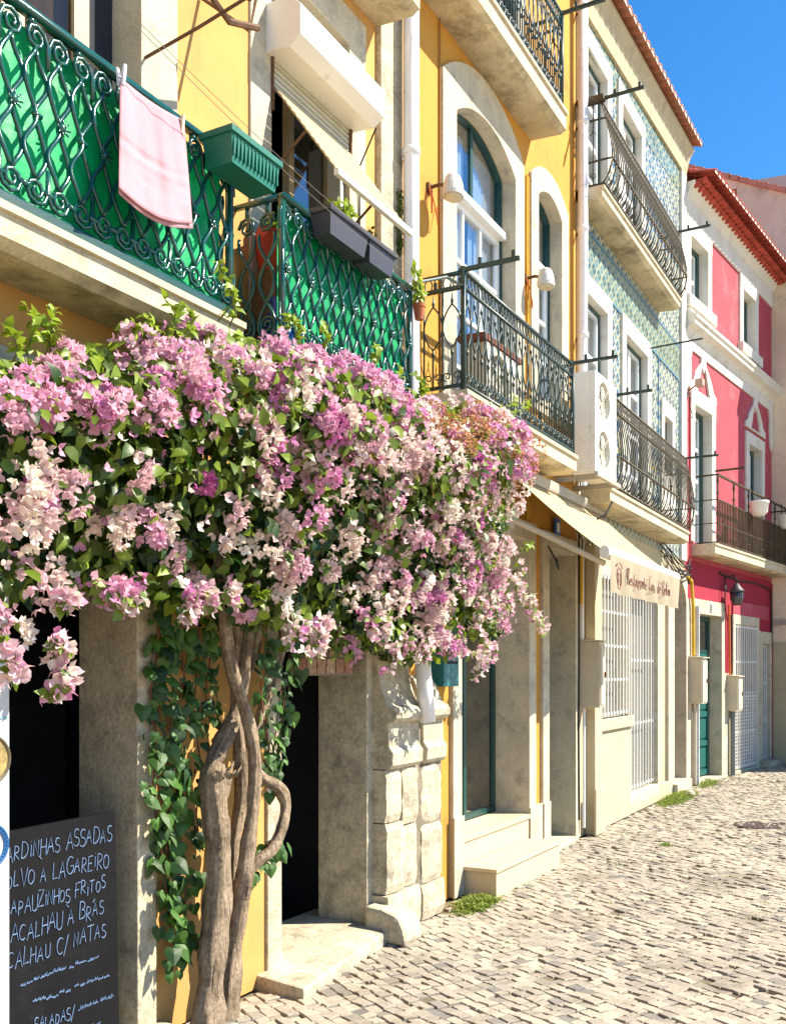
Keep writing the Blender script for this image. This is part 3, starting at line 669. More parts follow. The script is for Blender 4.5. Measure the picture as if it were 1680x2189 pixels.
# roof with a coved cornice
mb = MB()
prof = [(-.041, -.12), (-.06, -.03), (-.07, .03), (-.10, .12), (-.14, .185), (-.155, .20), (-.155, .25), (.1, .25), (.1, -.12)]
a = [mb.P((CX0 - .05, y, eave(10) + z)) for y, z in prof]; b = [mb.P((CX1 - .06, y, eave(CX1) + z)) for y, z in prof]
for k in range(len(prof)): mb.face((a[k], a[(k + 1) % len(prof)], b[(k + 1) % len(prof)], b[k]))
mb.face(a[::-1]); mb.face(b)
part('cornice', mb, M('stained_cornice', (.44, .38, .25), .9, .16, 3, .1, 60, .35, 40, stain=(.25, .22, .14), st=.4, ss=3), hC)
def tile_roof(house, fr, x0, x1, zf, y0, y1, slope, pitch, mat, rows, amp=.045, lab=None, plugs=True):
    """rows of barrel tiles: wavy sheets stepped up the slope"""
    mb = MB(fr); n = int((x1 - x0) / pitch) * 10; L = (y1 - y0) / rows
    for r in range(rows):
        g = []
        ya, yb = y0 + L * r - .03, y0 + L * (r + 1) + .05
        for th in (0, .016):
            for y, lift in ((ya, .022), (yb, -.004)):
                g.append([mb.P((x0 + (x1 - x0) * i / n, y, zf(x0 + (x1 - x0) * i / n) + (y - y0) * slope + lift + th + amp * abs(math.sin(math.pi * i / 10)) ** .7 * (1 if True else 0))) for i in range(n + 1)])
        for i in range(n):
            mb.face((g[0][i], g[0][i + 1], g[1][i + 1], g[1][i])); mb.face((g[2][i], g[3][i], g[3][i + 1], g[2][i + 1])); mb.face((g[0][i], g[2][i], g[2][i + 1], g[0][i + 1]))
        for i in (0, n): mb.face((g[0][i], g[1][i], g[3][i], g[2][i]))
    ro = part('roof', mb, mat, house, label=lab, clean=False)
    if plugs:
        mb = MB(fr)
        for k in range(int((x1 - x0) / pitch)):
            x = x0 + pitch * (k + .5) * (x1 - x0) / (int((x1 - x0) / pitch) * pitch)
            mb.poly([(x + pitch * .36 * math.cos(q * math.pi / 6), y0 - .022, zf(x) + .012 + .042 * math.sin(q * math.pi / 6)) for q in range(7)])
        part('mortar_plug', mb, mortar, ro)
tile_roof(hC, F1, CX0, CX1 - .05, lambda x: eave(x) + .255, -.25, 3.2, .34, .2, rooft, 10, lab='weathered clay tile roof', amp=.05)
mb = MB(); mb.box(CX0 + .1, CX1, .36, 3.2, 8.8, 8.86)
mb.tube([(13.4, 1.0, 9.6), (13.4, 1.0, 10.6), (13.62, 1.0, 11.15)], .008, 5)
part('antenna', mb, cable, hC)
# balconies
s5 = slab(hC, F1, 9.94, 13.53, .28, 6.645, 6.78, label='upper balcony with a dense pot bellied railing')
mb = MB(); belly_rail(mb, F1, 9.98, 13.5, .26, 6.80, 7.66); side_belly(mb, 9.98, .26, 6.80, 7.66, n=3); side_belly(mb, 13.5, .26, 6.80, 7.66, n=3)
part('railing', mb, ironbrown, s5, smooth=True)
mb = MB(); mb.box(9.9, 9.995, -.30, -.01, 7.655, 7.70); part('hand_rail', mb, ironbrown, s5)
dry_arm(s5, F1, 9.98, .24, .70, 7.69); dry_arm(s5, F1, 13.5, .24, .68, 7.69)
s6 = slab(hC, F1, 10.02, 13.77, .34, 3.5, 3.66, label='lower balcony with a dense pot bellied railing behind the air conditioner')
mb = MB(); belly_rail(mb, F1, 10.05, 13.74, .31, 3.68, 4.66); side_belly(mb, 10.05, .31, 3.68, 4.66, n=3); side_belly(mb, 13.74, .31, 3.68, 4.66, n=3)
part('railing', mb, ironbrown, s6, smooth=True)
dry_arm(s6, F1, 10.31, .30, .70, 4.69); dry_arm(s6, F1, 13.74, .28, .74, 4.67)
mb = MB(); mb.tube([(12.9, -.02, 5.98), (12.9, -.7, 6.0)], .012, 6); part('drying_arm', mb, ironblack, hC)
# ground floor
gw = (10.5, 11.74, 1.22, 2.84); gd = (11.9, 13.34, .23, 2.72); ga = arch(14.22, 15.0, .15, 2.78, .28)
mb = MB(); mb.plate(rect(9.931, CX1, 0, 3.4), [rect(*gw), rect(*gd), ga], -.005, .34); part('ground_wall', mb, cream, hC)
mb = MB(); mb.box(10.22, 10.48, -.12, -.006, 0, 3.1); mb.box(10.16, 10.52, -.15, -.121, 0, .5); mb.box(10.46, 11.86, -.06, -.0065, 0, 1.08); mb.box(10.45, 11.87, -.10, -.0605, 1.085, 1.22)
mb.box(11.76, 11.88, -.045, .3, 1.225, 2.95); mb.box(11.88, 13.86, -.05, -.0062, 0, .22)
part('plinth', mb, M('pale_stone', (.46, .39, .26), .85, .10, 2.5, .08, 60, .4, 40, stain=(.46, .37, .24), st=.3, ss=3.5, streak=(.52, .44, .3), sta=.35), hC, bevel=.012)
mb = MB(); mb.box(13.335, 13.52, -.03, .36, .221, 2.75); mb.box(11.85, 11.905, -.03, .36, .221, 2.75); mb.box(11.85, 13.52, -.032, .36, 2.715, 2.9); mb.box(11.8, 13.5, -.052, .36, .1, .235); part('door_surround', mb, stone, hC, bevel=.008)
mb = MB(); mb.plate([(13.86, 0), (15.07, 0), (15.07, 3.25), (13.86, 3.25)], [arch(14.225, 14.995, .155, 2.775, .28)], -.05, .36); mb.box(14.1, 15.05, -.12, -.051, -.02, .15); part('door_surround', mb, stone, hC, bevel=.008)
mb = MB(); mb.plate(rect(10.44, 11.8, 1.15, 2.95), [rect(10.505, 11.735, 1.225, 2.835)], -.012, .36); part('window_surround', mb, stone, hC, bevel=.005)
mb = MB(); mb.box(10.52, 11.72, .10, .14, 1.24, 2.82); mb.box(11.92, 13.33, .16, .2, .24, 2.7); part('door', mb, M('shaded_grey_door', (.15, .15, .13), .6, .08, 3, .05, 60, .1), hC)  # door colour darkened to put shade into the gaps between the bars
mb = MB(); mb.box(14.2, 15.02, .27, .33, .15, 3.2); part('door', mb, M('dark_brown_door', (.07, .03, .02), .6, .2, 6, .1, 60, .2), hC)
grille(hC, F1, gw[0] - .02, gw[1], gw[2] + .02, gw[3], -.065, whitemet, .12, 4, .008)
grille(hC, F1, gd[0] + .01, gd[1] - .02, gd[2] + .03, gd[3], .03, whitemet, .13, 3, .009)
# ================================================ pink house
o2 = (15.1 + 2.3 * math.cos(TH), -2.3 * math.sin(TH), 0)
hP = thing('pink_house', 'pink house with white baroque trim, red tile eaves and a long iron balcony', 'house', o2)
PE = 4.76
p1, p2 = (.37, 1.19, 3.74, 5.86), (3.22, 4.02, 3.74, 5.79); u1, u2 = (.19, 1.0, 7.43, 8.40), (2.87, 3.6, 7.43, 8.42)
g1, g2, g3 = (.5, 1.69, .03, 2.65), (2.42, 3.72, .04, 2.56), (4.05, 4.58, .1, 2.26)
mb = MB(F2); mb.plate(rect(.0, PE, 3.45, 9.1), [rect(*q) for q in (p1, p2, u1, u2)], 0, .35); part('wall', mb, pinkpl, hP)
mb = MB(F2); mb.plate(rect(.0, PE, 0, 3.449), [rect(*q) for q in (g1, g2, g3)], 0, .35); part('ground_wall', mb, redpl, hP)
shell(hP, F2, 0, PE, [0.0, 3.6, 6.9, 9.1], m=room)
for q, w, zt in ((u1, .17, 8.64), (u2, .18, 8.64), (p1, .17, 6.06), (p2, .17, 5.99)):
    mb = MB(F2); x0, x1, z0, z1 = q; mb.box(x0 - w, x0 + .005, -.035, .36, z0, z1); mb.box(x1 - .005, x1 + w, -.035, .36, z0, z1); mb.box(x0 - w - .003, x1 + w + .003, -.038, .36, z1 - .005, zt)
    if z0 > 7: mb.box(x0 - w - .05, x1 + w + .05, -.10, .36, z0 - .17, z0 + .005)
    part('window_surround', mb, whitepl, hP, bevel=.006)
mb = MB(F2)
mb.box(.0, PE, -.03, -.001, 8.64, 8.93); mb.prism([(-.001, 8.93), (-.035, 8.93), (-.09, 9.03), (-.16, 9.08), (-.16, 9.12), (-.001, 9.12)], .0, PE)
part('frieze', mb, whitepl, hP, label='white frieze under the red eaves')
mb = MB(F2)
mb.prism([(-.001, 6.83), (-.03, 6.83), (-.05, 6.88), (-.08, 6.93), (-.17, 6.97), (-.17, 7.03), (-.20, 7.05), (-.20, 7.10), (-.13, 7.13), (-.10, 7.20), (-.001, 7.22)], -.05, PE + .03)
mb.box(0, PE, -.025, -.001, 6.66, 6.829)
part('cornice', mb, whitepl, hP, label='white moulded cornice between the floors')
for x0, x1 in ((.19, 1.37), (3.04, 4.2)):
    c = (x0 + x1) / 2; z = 6.06
    L = [(x0 - .05, z), (x0 - .02, z + .10), (x0 + .12, z + .16), (x0 + .22, z + .30), (c - .12, z + .50), (c - .10, 6.66)]
    Rr = [(2 * c - a, b) for a, b in reversed(L)]
    tri = [(x0 + .30, z + .03), (x1 - .30, z + .03), (c + .17, z + .28), (c + .07, z + .46), (c, z + .36), (c - .07, z + .46), (c - .17, z + .28)]
    mb = MB(F2); mb.plate(L[::-1] + Rr[::-1] if False else L + Rr, [tri], -.036, -.001); part('ornament', mb, whitepl, hP, label='white baroque peak over a balcony door', bevel=.004)
mb = MB(F2)
for x0, h in ((.0, 1), (PE, -1)):
    mb.plate([(x0, 6.66), (x0 + h * .26, 6.66), (x0 + h * .2, 6.5), (x0 + h * .22, 6.3), (x0 + h * .16, 6.0), (x0 + h * .08, 5.9), (x0, 6.05)][::h], [], -.03, -.001)
part('ornament', mb, whitepl, hP, label='white drop ornament in the corner')
for q, lab in ((p1, 'tall balcony door'), (p2, 'right balcony door'), (u1, 'left upper window'), (u2, 'right upper window')):
    x0, x1, z0, z1 = q
    mb = MB(F2); mb.plate(rect(x0, x1, z0, z1), [rect(x0 + .06, x1 - .10, z0 + .04, z1 - .08)], .12, .24); wo = part('window', mb, greenfr, hP, label=lab)
    n = 4 if z1 - z0 > 1.5 else 2; i0, i1 = x0 + .06, x1 - .10; holes = []
    for i in range(2):
        for j in range(n):
            cw = (i1 - i0) / 2; rh = (z1 - z0 - .12) / n; holes.append(rect(i0 + cw * i + .03, i0 + cw * (i + 1) - .03, z0 + .04 + rh * j + .025, z0 + .04 + rh * (j + 1) - .025))
    mb = MB(F2); mb.plate(rect(i0, i1, z0 + .04, z1 - .08), holes, .15, .19); part('sash', mb, whitefr, wo)
    mb = MB(F2); mb.box(i0, i1, .168, .173, z0 + .05, z1 - .09); part('pane', mb, pane, wo)
    curtain_sheet(wo, F2, i0 + .02, i1 - .02, z0 + .1, z1 - .1, .215)
tile_roof(hP, F2, .02, PE + .02, lambda x: 9.155, -.42, 3.2, .30, .165, redroof, 12, amp=.055, lab='bright red barrel tile roof')
# lower courses of tiles under the eaves
mb = MB(F2); n = 290
for y0, y1, z in ((-.33, .0, 9.13), (-.23, .0, 9.10)):
    for i in range(29):
        x0 = .02 + PE * i / 29; w = PE / 29
        for th in (0,):
            a = [mb.P((x0 + w * (.5 - .5 * math.cos(math.pi * q / 6)), y0, z - .045 * math.sin(math.pi * q / 6))) for q in range(7)]; b = [mb.P((x0 + w * (.5 - .5 * math.cos(math.pi * q / 6)), y1, z - .02 - .045 * math.sin(math.pi * q / 6))) for q in range(7)]
            for q in range(6): mb.face((a[q], a[q + 1], b[q + 1], b[q]))
part('eave_course', mb, redroof, hP)
# balcony
sP = slab(hP, F2, .30, 4.70, .36, 3.51, 3.69, label='long balcony with straight bars and a raised handrail')
mb = MB(F2); m = lambda u, z, o=0: (u, -.335 - o, z)
def sdr(x): return lambda u, z, o=0: (x, -u, z)
for mm, a, b in ((m, .5, 4.68), (sdr(.5), 0, .335), (sdr(4.68), 0, .335)):
    bars3d(mb, mm, a, b, 4.76, .014, .018); bars3d(mb, mm, a, b, 4.38, .008, .010); bars3d(mb, mm, a, b, 4.02, .007, .008); bars3d(mb, mm, a, b, 3.73, .009, .010)
n = 52
for k in range(n + 1):
    x = .5 + 4.18 * k / n; mb.box(x - .008, x + .008, -.343, -.327, 3.72, 4.38)
    if k % 10 == 0:
        mb.tube([(x, -.335, 3.70), (x, -.335, 3.82), (x, -.335, 3.84), (x, -.335, 3.86), (x, -.335, 4.38), (x, -.335, 4.46), (x, -.335, 4.48), (x, -.335, 4.52), (x, -.335, 4.60), (x, -.335, 4.66), (x, -.335, 4.76)], [.012, .012, .022, .012, .012, .012, .024, .012, .012, .022, .012], 7)
part('railing', mb, ironbrown, sP)
mb = MB(F2); mb.box(.49, .515, -.74, -.30, 4.80, 4.83); part('drying_arm', mb, ironbrown, sP)
# ground floor
for q, w in ((g1, .15), (g2, .12), (g3, .10)):
    mb = MB(F2); x0, x1, z0, z1 = q; mb.box(x0 - w, x0 + .005, -.03, .36, z0, z1); mb.box(x1 - .005, x1 + w, -.03, .36, z0, z1); mb.box(x0 - w - .003, x1 + w + .003, -.033, .36, z1 - .005, z1 + (.22 if q is not g2 else .16))
    if q is g2: mb.box(2.3, 3.84, -.04, .36, -.02, .045)
    if q is g1: mb.box(g1[0] - .16, g1[1] + .16, -.08, .36, -.02, .034)
    if q is g3: mb.box(g3[0] - .1, g3[1] + .12, -.2, .36, -.02, .105)
    part('door_surround', mb, stone, hP, bevel=.008)
mb = MB(F2); mb.box(2.3, 4.45, -.0285, -.0005, 2.70, 2.95); part('faded_patch', mb, pinkpl, hP, label='paler pink patch of wall over the grilles')
mb = MB(F2); mb.box(.0, .345, -.022, -.001, 0, 2.86); mb.box(1.845, 2.295, -.022, -.001, 0, 1.72); mb.box(3.845, 3.945, -.022, -.001, 0, 2.5); part('bare_wall', mb, stone, hP, label='unpainted cream strips of wall between the doors')
mb = MB(F2); mb.box(4.7, PE + .004, -.02, -.001, 0, 3.4); part('corner_strip', mb, M('dark_red_strip', (.30, .02, .035), .8, .1, 3, .05, 60, .1), hP)
mb = MB(F2); mb.plate(rect(.51, 1.68, 2.05, 2.64), [rect(.6, 1.06, 2.1, 2.56), rect(1.12, 1.6, 2.1, 2.56)], .17, .22); w_ = part('door_frame', mb, greenfr, hP)
mb = MB(F2); mb.box(.58, 1.62, .194, .20, 2.08, 2.58); part('pane', mb, bluepane, w_)
panel_door(hP, F2, .54, 1.66, .06, 2.04, .17, M('door_green', (.012, .10, .085), .4, .12, 5, .06, 80, .1, 60), 'dark green panelled street door', 4, 2)
mb = MB(F2); mb.box(2.44, 3.70, .16, .2, .04, 2.54); mb.box(4.06, 4.57, .16, .2, .1, 2.25); part('door', mb, M('shaded_metal_door', (.15, .155, .155), .5, .06, 3, .04, 60, .08), hP)  # dark colour paints the shade seen between the grille bars
grille(hP, F2, 2.43, 3.71, .06, 2.55, -.02, whitemet, .12, 4, .009, mesh=True)
grille(hP, F2, 4.06, 4.57, .11, 2.25, .05, whitemet, .12, 3, .009)
# ================================================ beige gable house beyond, and the dark red roof behind it
GS = PE + .02
gO = (15.1 + GS * math.cos(TH), -GS * math.sin(TH))
F3 = (gO, (math.sin(TH), math.cos(TH)))          # along = into the block, its front (y<0) looks back at the camera
F3 = (gO, (-math.sin(-TH), math.cos(TH)))
hG = thing('gable_house', 'tall house with a bare beige rendered gable wall rising behind the pink house', 'house', (gO[0], gO[1], 0))
def gz(X, Y):                                     # the gable plane runs away from the street
    O, u = gO, F3[1]; w = (-u[1], u[0])
    d = (fw[0] * F + rt[0] * (X - CX), fw[1] * F + rt[1] * (X - CX)); c = (-O[0], -CD - O[1])
    t = -(w[0] * c[0] + w[1] * c[1]) / (w[0] * d[0] + w[1] * d[1]); p = (c[0] + t * d[0], c[1] + t * d[1])
    return u[0] * p[0] + u[1] * p[1], CH + t * (HY - Y)
a0 = gz(1500, 369); a1 = gz(1680, 413)
sl_ = (a1[1] - a0[1]) / (a1[0] - a0[0])
yf = -2.6
def gtop(y): return a1[1] + (y - a1[0]) * sl_
vent = gz(1556, 440)
mb = MB(F3); mb.plate([(yf, 0), (8, 0), (8, gtop(8)), (yf, gtop(yf))], [rect(vent[0] - .16, vent[0] + .16, vent[1] - .22, vent[1] + .3), rect(-1.9, -1.05, .0, 2.15)], 0, -.3)
part('wall', mb, beige, hG)
mb = MB(F3); mb.box(yf, 7.9, -5.0, -.301, 0, min(gtop(yf), gtop(8)) - .1); part('body', mb, beige, hG)
mb = MB(F3); mb.plate([(yf, 2.62), (-.02, 2.62), (-.02, 2.72), (yf, 2.72)], [], .03, .001); part('moulding', mb, M('gable_moulding', (.40, .33, .27), .9), hG)
mb = MB(F3); mb.plate([(yf, 0), (-.03, 0), (-.03, 2.3), (yf, 2.3)], [rect(-1.9, -1.05, .001, 2.15)], .02, .001); part('door_surround', mb, cream, hG)
mb = MB(F3); mb.box(-1.88, -1.07, -.2, -.15, 0, 2.14); part('door', mb, M('pale_brown_door', (.42, .34, .22), .7), hG)
mb = MB(F3)
n = 60
for k in range(n):
    y0 = yf + (8 - yf) * k / n; y1 = yf + (8 - yf) * (k + 1) / n + .04
    mb.plate([(y0, gtop(y0) + .0), (y1, gtop(y1) - .01), (y1, gtop(y1) + .075), (y0, gtop(y0) + .10)], [], .06, -.25)
part('roof_edge', mb, M('pink_ridge_tiles', (.52, .22, .15), .8, .2, 4, .1, 40, .3), hG)
mb = MB(F3); mb.plate([(yf, gtop(yf) - .1), (8, gtop(8) - .1), (8, gtop(8)), (yf, gtop(yf))], [], -.251, -5.2); part('roof', mb, rooft, hG)
mb = MB(F3); mb.box(vent[0] - .16, vent[0] + .16, -.28, -.2, vent[1] - .22, vent[1] + .3); part('vent', mb, dark, hG)
# far house with the dark red roof
F4 = (((gO[0] + 9), gO[1] + 1), F2[1])
def f4(X, Y): return at(X, Y, 0, F4)
b0 = f4(1590, 392); b1 = f4(1690, 372)
hF = thing('far_house', 'far building showing only its dark red roof above the beige gable', 'house', (F4[0][0], F4[0][1], 0))
mb = MB(F4); mb.plate([(b0[0] - .2, b0[1] - 1.5), (b1[0] + 3, b0[1] - 1.5), (b1[0] + 3, b1[1] + .35), (b1[0], b1[1]), (b0[0] - .2, b0[1] - .05)], [], 0, 3.5); part('roof', mb, darkred, hF)
mb = MB(F4); mb.box(b0[0] - .1, b1[0] + 2.9, .1, 3.4, 0, b0[1] - 1.505); part('wall', mb, beige, hF)
# ================================================ ground
mb = MB(); mb.poly([(-250, -400, -.03), (400, -400, -.03), (400, 300, -.03), (-250, 300, -.03)])
struct('ground', mb, M('street_ground', (.46, .39, .29), .95, .2, .5, .15, 12, .5, 9, stain=(.25, .2, .14), st=.4, ss=1.2))
stones_m = M('pavement_stones', (.5, .5, .5), .75, .16, 9, .12, 70, .45, 60, rnd=[(.15, .142, .13), (.27, .25, .215), (.38, .345, .28), (.45, .41, .335), (.51, .465, .385), (.46, .395, .30)], stain=(.17, .145, .105), st=.42, ss=1.3, dist=.012)
random.seed(3)
mb = MB(); PT = .078; ang = R(62); ca, sa = math.cos(ang), math.sin(ang)
def bump_(x, y): return .02 * noise.noise(Vector((x * .7, y * .7, 0))) + .012 * noise.noise(Vector((x * 2.1, y * 2.1, 3)))
def jit(i, j): 
    h = noise.random_unit_vector
    rr = random.Random(i * 7919 + j * 104729); return rr.uniform(-.17, .17) * PT, rr.uniform(-.17, .17) * PT
def spot(a, b):
    a2 = a + .02 * math.sin(b * 1.3); b2 = b + .035 * math.sin(a * 1.1) + .02 * math.sin(a * 2.7 + b * .6)
    return a2 * ca - b2 * sa, a2 * sa + b2 * ca
cnt = 0
rw = 0
for j in range(-260, 60):
    b = j * PT; rr = random.Random(j * 7919); a = -8 + rr.random() * PT
    while a < 24:
        la = PT * rr.uniform(.75, 1.35); i = a + la / 2
        x, y = i * ca - b * sa, i * sa + b * ca
        a0_, a = a, a + la
        if not (2.4 < x < 22.5 and -4.6 < y < -.06): continue
        if y < -3.9 + .115 * x - .9 and x > 5: continue
        if y > -.06 - max(0, (x - 15.1)) * .125: continue
        h_ = PT / 2
        q = [spot(u_ + rr.uniform(-.10, .10) * PT, v_ + rr.uniform(-.09, .09) * PT) for u_, v_ in ((a0_, b - h_), (a, b - h_), (a, b + h_), (a0_, b + h_))]
        cx = sum(p[0] for p in q) / 4; cy = sum(p[1] for p in q) / 4
        v = noise.noise(Vector((cx * 1.1, cy * 1.1, 7)))
        r_ = random.random()
        mb.rnd = min(.99, max(.02, (.60 + .25 * v + random.uniform(-.22, .22)) if r_ > .06 else random.uniform(.02, .3)))
        gap = .965 - random.random() * .05 - (.07 if random.random() < .07 else 0); z = bump_(cx, cy) + random.uniform(-.006, .006) - (.012 if random.random() < .05 else 0); tx, ty = random.uniform(-.07, .07), random.uniform(-.07, .07)
        def ring_(s, dz): return [mb.P((cx + (p[0] - cx) * s, cy + (p[1] - cy) * s, z + dz + (p[0] - cx) * tx + (p[1] - cy) * ty)) for p in q]
        b0_ = ring_(gap, -.05); b1_ = ring_(gap * .99, -.005); b2_ = ring_(gap * .90, .0)
        for A_, B_ in ((b0_, b1_), (b1_, b2_)):
            for k in range(4): mb.face((A_[k], A_[(k + 1) % 4], B_[(k + 1) % 4], B_[k]))
        mb.face(b2_); cnt += 1
struct('pavement', mb, stones_m)
mb = MB(); mb.rnd = 0
g = [[mb.P((2 + .35 * i, -5.2 + .26 * j, bump_(2 + .35 * i, -5.2 + .26 * j) - .014)) for j in range(21)] for i in range(60)]
for i in range(59):
    for j in range(20): mb.face((g[i][j], g[i + 1][j], g[i + 1][j + 1], g[i][j + 1]))
struct('pavement_sand', mb, M('joint_sand', (.15, .125, .085), .98, .25, 3, .2, 60, .6, 50, stain=(.07, .09, .03), st=.3, ss=2), smooth=True)
def ground_at(X, Y):
    d = (fw[0] * F + rt[0] * (X - CX), fw[1] * F + rt[1] * (X - CX)); t = CH / (Y - HY)
    return d[0] * t, -CD + d[1] * t
p = ground_at(1625, 1765)
mb = MB(); mb.lathe((p[0], p[1], -.004), [(.29, 0), (.29, .012), (.25, .014), (.245, .008), (.001, .008)], 28)
for k in range(-3, 4): mb.box(p[0] - .2, p[0] + .2, p[1] + k * .055 - .012, p[1] + k * .055 + .012, .005, .012)
solo('ground_disc', 'round dark ribbed disc set flat in the sunny cobblestones', 'drain cover', mb, M('dark_brown_disc', (.07, .05, .045), .6, .3, 8, .2, 80, .4, 60))  # dark flat disc with raised bars
# stone block at the foot of the pilaster
mb = MB(); mb.prism([(-.03, 0), (-.34, 0), (-.32, .10), (-.28, .18), (-.16, .22), (-.03, .23)], 5.50, 5.76)
solo('stone_block', 'rough stone guard block at the foot of the corner pilaster', 'stone block', mb, oldstone, bevel=.03)
# ================================================ plants
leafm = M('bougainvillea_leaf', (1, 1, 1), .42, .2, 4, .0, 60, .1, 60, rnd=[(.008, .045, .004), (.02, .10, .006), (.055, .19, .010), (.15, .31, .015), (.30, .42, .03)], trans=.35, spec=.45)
ivym = M('vine_leaf', (1, 1, 1), .55, .2, 5, .0, 60, .1, 60, rnd=[(.010, .042, .010), (.016, .07, .012), (.03, .11, .014), (.08, .20, .02)], trans=.25, spec=.5)
bract = M('flower_bract', (1, 1, 1), .7, .10, 14, .05, 150, .15, 90, trans=.4, spec=.2, rnd=[
    (.58, .10, .42), (.66, .19, .49), (.71, .30, .60), (.75, .41, .67), (.78, .51, .69), (.81, .60, .66), (.82, .66, .60), (.83, .71, .60), (.84, .76, .64)])
drym = M('dry_bract', (1, 1, 1), .85, .2, 12, .05, 150, .15, 90, trans=.3, rnd=[(.34, .10, .02), (.48, .18, .03), (.56, .28, .08), (.60, .38, .20)])
bark = M('bougainvillea_bark', (.42, .32, .22), .95, .3, 8, .3, 50, 1.0, 26, stain=(.14, .10, .065), st=.5, ss=7, streak=(.16, .11, .07), sta=.6, dist=.05, bst=(2.2, 2.2, .35))
stemm = M('green_stem', (.10, .12, .04), .7, .2, 8)
def vrand(): 
    while True:
        v = Vector((random.uniform(-1, 1), random.uniform(-1, 1), random.uniform(-1, 1)))
        if .05 < v.length < 1: return v.normalized()
def inpoly(x, z, P):
    c = False; j = len(P) - 1
    for i in range(len(P)):
        if (P[i][1] > z) != (P[j][1] > z) and x < (P[j][0] - P[i][0]) * (z - P[i][1]) / (P[j][1] - P[i][1]) + P[i][0]: c = not c
        j = i
    return c
def dpoly(x, z, P):
    d = 9
    for i in range(len(P)):
        a, b = P[i - 1], P[i]; ux, uz = b[0] - a[0], b[1] - a[1]; L2 = ux * ux + uz * uz + 1e-9
        t = max(0, min(1, ((x - a[0]) * ux + (z - a[1]) * uz) / L2)); d = min(d, math.hypot(x - a[0] - ux * t, z - a[1] - uz * t))
    return d
PY = -.64
out = [(-160, 790), (-60, 770), (20, 770), (100, 755), (190, 745), (260, 722), (330, 730), (400, 740), (445, 728), (475, 695), (560, 705), (640, 748), (700, 742), (760, 775), (815, 800), (830, 850), (890, 865), (960, 865), (1040, 860), (1085, 885), (1075, 930),
       (1115, 975), (1120, 1000), (1060, 1030), (1080, 1090), (1075, 1140), (1100, 1180), (1105, 1240), (1120, 1290), (1150, 1345), (1130, 1362), (1085, 1300), (1040, 1240), (1015, 1260), (1020, 1330), (1045, 1385), (1000, 1415), (950, 1370), (880, 1385), (850, 1360),
       (815, 1400), (800, 1320), (740, 1315), (680, 1330), (640, 1330), (560, 1285), (480, 1265), (420, 1270), (350, 1240), (270, 1235), (200, 1265), (130, 1240), (115, 1330), (118, 1420), (92, 1460), (50, 1370), (10, 1420), (-60, 1330), (-170, 1260)]
CR = [at(a, b, PY) for a, b in out]
def thick(x, z):
    e = min(1, dpoly(x, z, CR) / .42)
    l = .5 + .5 * noise.noise(Vector((x * 2.6, z * 2.6, 1.7)))
    h = max(0, min(1, (z - 2.1) / .9)); r = max(0, min(1, (x - 5.4) / 1.4))
    return .40 + .12 * min(1, e * 3) + .08 * l + h * (.36 * math.sqrt(e) + .24 * l * e) * (1 - .5 * r)
def zone(lst): return [(at(a, b, PY), r * .0024) for a, b, r in lst]
MAG = zone([(600, 790, 110), (640, 905, 110), (560, 850, 90), (690, 940, 60), (430, 985, 60), (520, 985, 50), (690, 1065, 60), (130, 1105, 50), (965, 1112, 34), (330, 1190, 60), (1145, 1350, 34), (430, 1265, 34), (800, 1290, 60), (910, 1010, 40), (1000, 1400, 60), (900, 1370, 40), (1060, 960, 60), (960, 1050, 50), (1000, 1250, 40)])
LIL = zone([(120, 800, 130), (320, 760, 120), (330, 850, 130), (760, 800, 110), (980, 900, 90), (60, 880, 90), (500, 720, 70), (20, 1310, 70), (230, 1240, 60)])
ORG = zone([(845, 905, 52), (905, 915, 50), (960, 920, 34), (1000, 1010, 46), (1050, 1025, 36), (880, 955, 26)])
def inz(x, z, Z): return max([0] + [1 - math.hypot(x - c[0], z - c[1]) / r for c, r in Z])
tree = thing('bougainvillea', 'big bougainvillea with pink and cream flowers trained against the yellow house', 'flowering tree', (at(450, 2180, -.2)[0], -.2, 0))
# trunk and stems
def stem(pts, y, k=1.0):
    r = []
    for a in pts:
        x, z = at(a[0], a[1], a[3] if len(a) > 3 else y); r.append(((x, a[3] if len(a) > 3 else y, z), a[2] * .0021 * k))
    P_ = []; Rr = []
    for i in range(len(r) - 1):                  # smooth the path
        p0 = Vector(r[max(i - 1, 0)][0]); p1 = Vector(r[i][0]); p2 = Vector(r[i + 1][0]); p3 = Vector(r[min(i + 2, len(r) - 1)][0])
        for s_ in range(8):
            t = s_ / 8; q = .5 * ((2 * p1) + (p2 - p0) * t + (2 * p0 - 5 * p1 + 4 * p2 - p3) * t * t + (3 * p1 - p0 - 3 * p2 + p3) * t ** 3)
            rad = r[i][1] * (1 - t) + r[i + 1][1] * t
            rad *= 1 + .22 * noise.noise(q * 7) + .10 * noise.noise(q * 22)
            P_.append(q); Rr.append(rad)
    P_.append(Vector(r[-1][0])); Rr.append(r[-1][1]); return P_, Rr
def bark_tube(mb, P_, Rr, seg=20):
    n0 = len(mb.v); mb.tube(P_, Rr, seg)
    for k in range(n0, len(mb.v)):               # furrows along the stem
        i = (k - n0) // seg
        if i >= len(P_): continue
        c = P_[i]; v = Vector(mb.v[k]); d = v - c; j = (k - n0) % seg
        f = 1 + .26 * noise.noise(Vector((j * 1.7, i * .12, n0 * .01))) + .14 * math.sin(j * 2.7 + i * .15)
        mb.v[k] = tuple(c + d * f)
mb = MB()
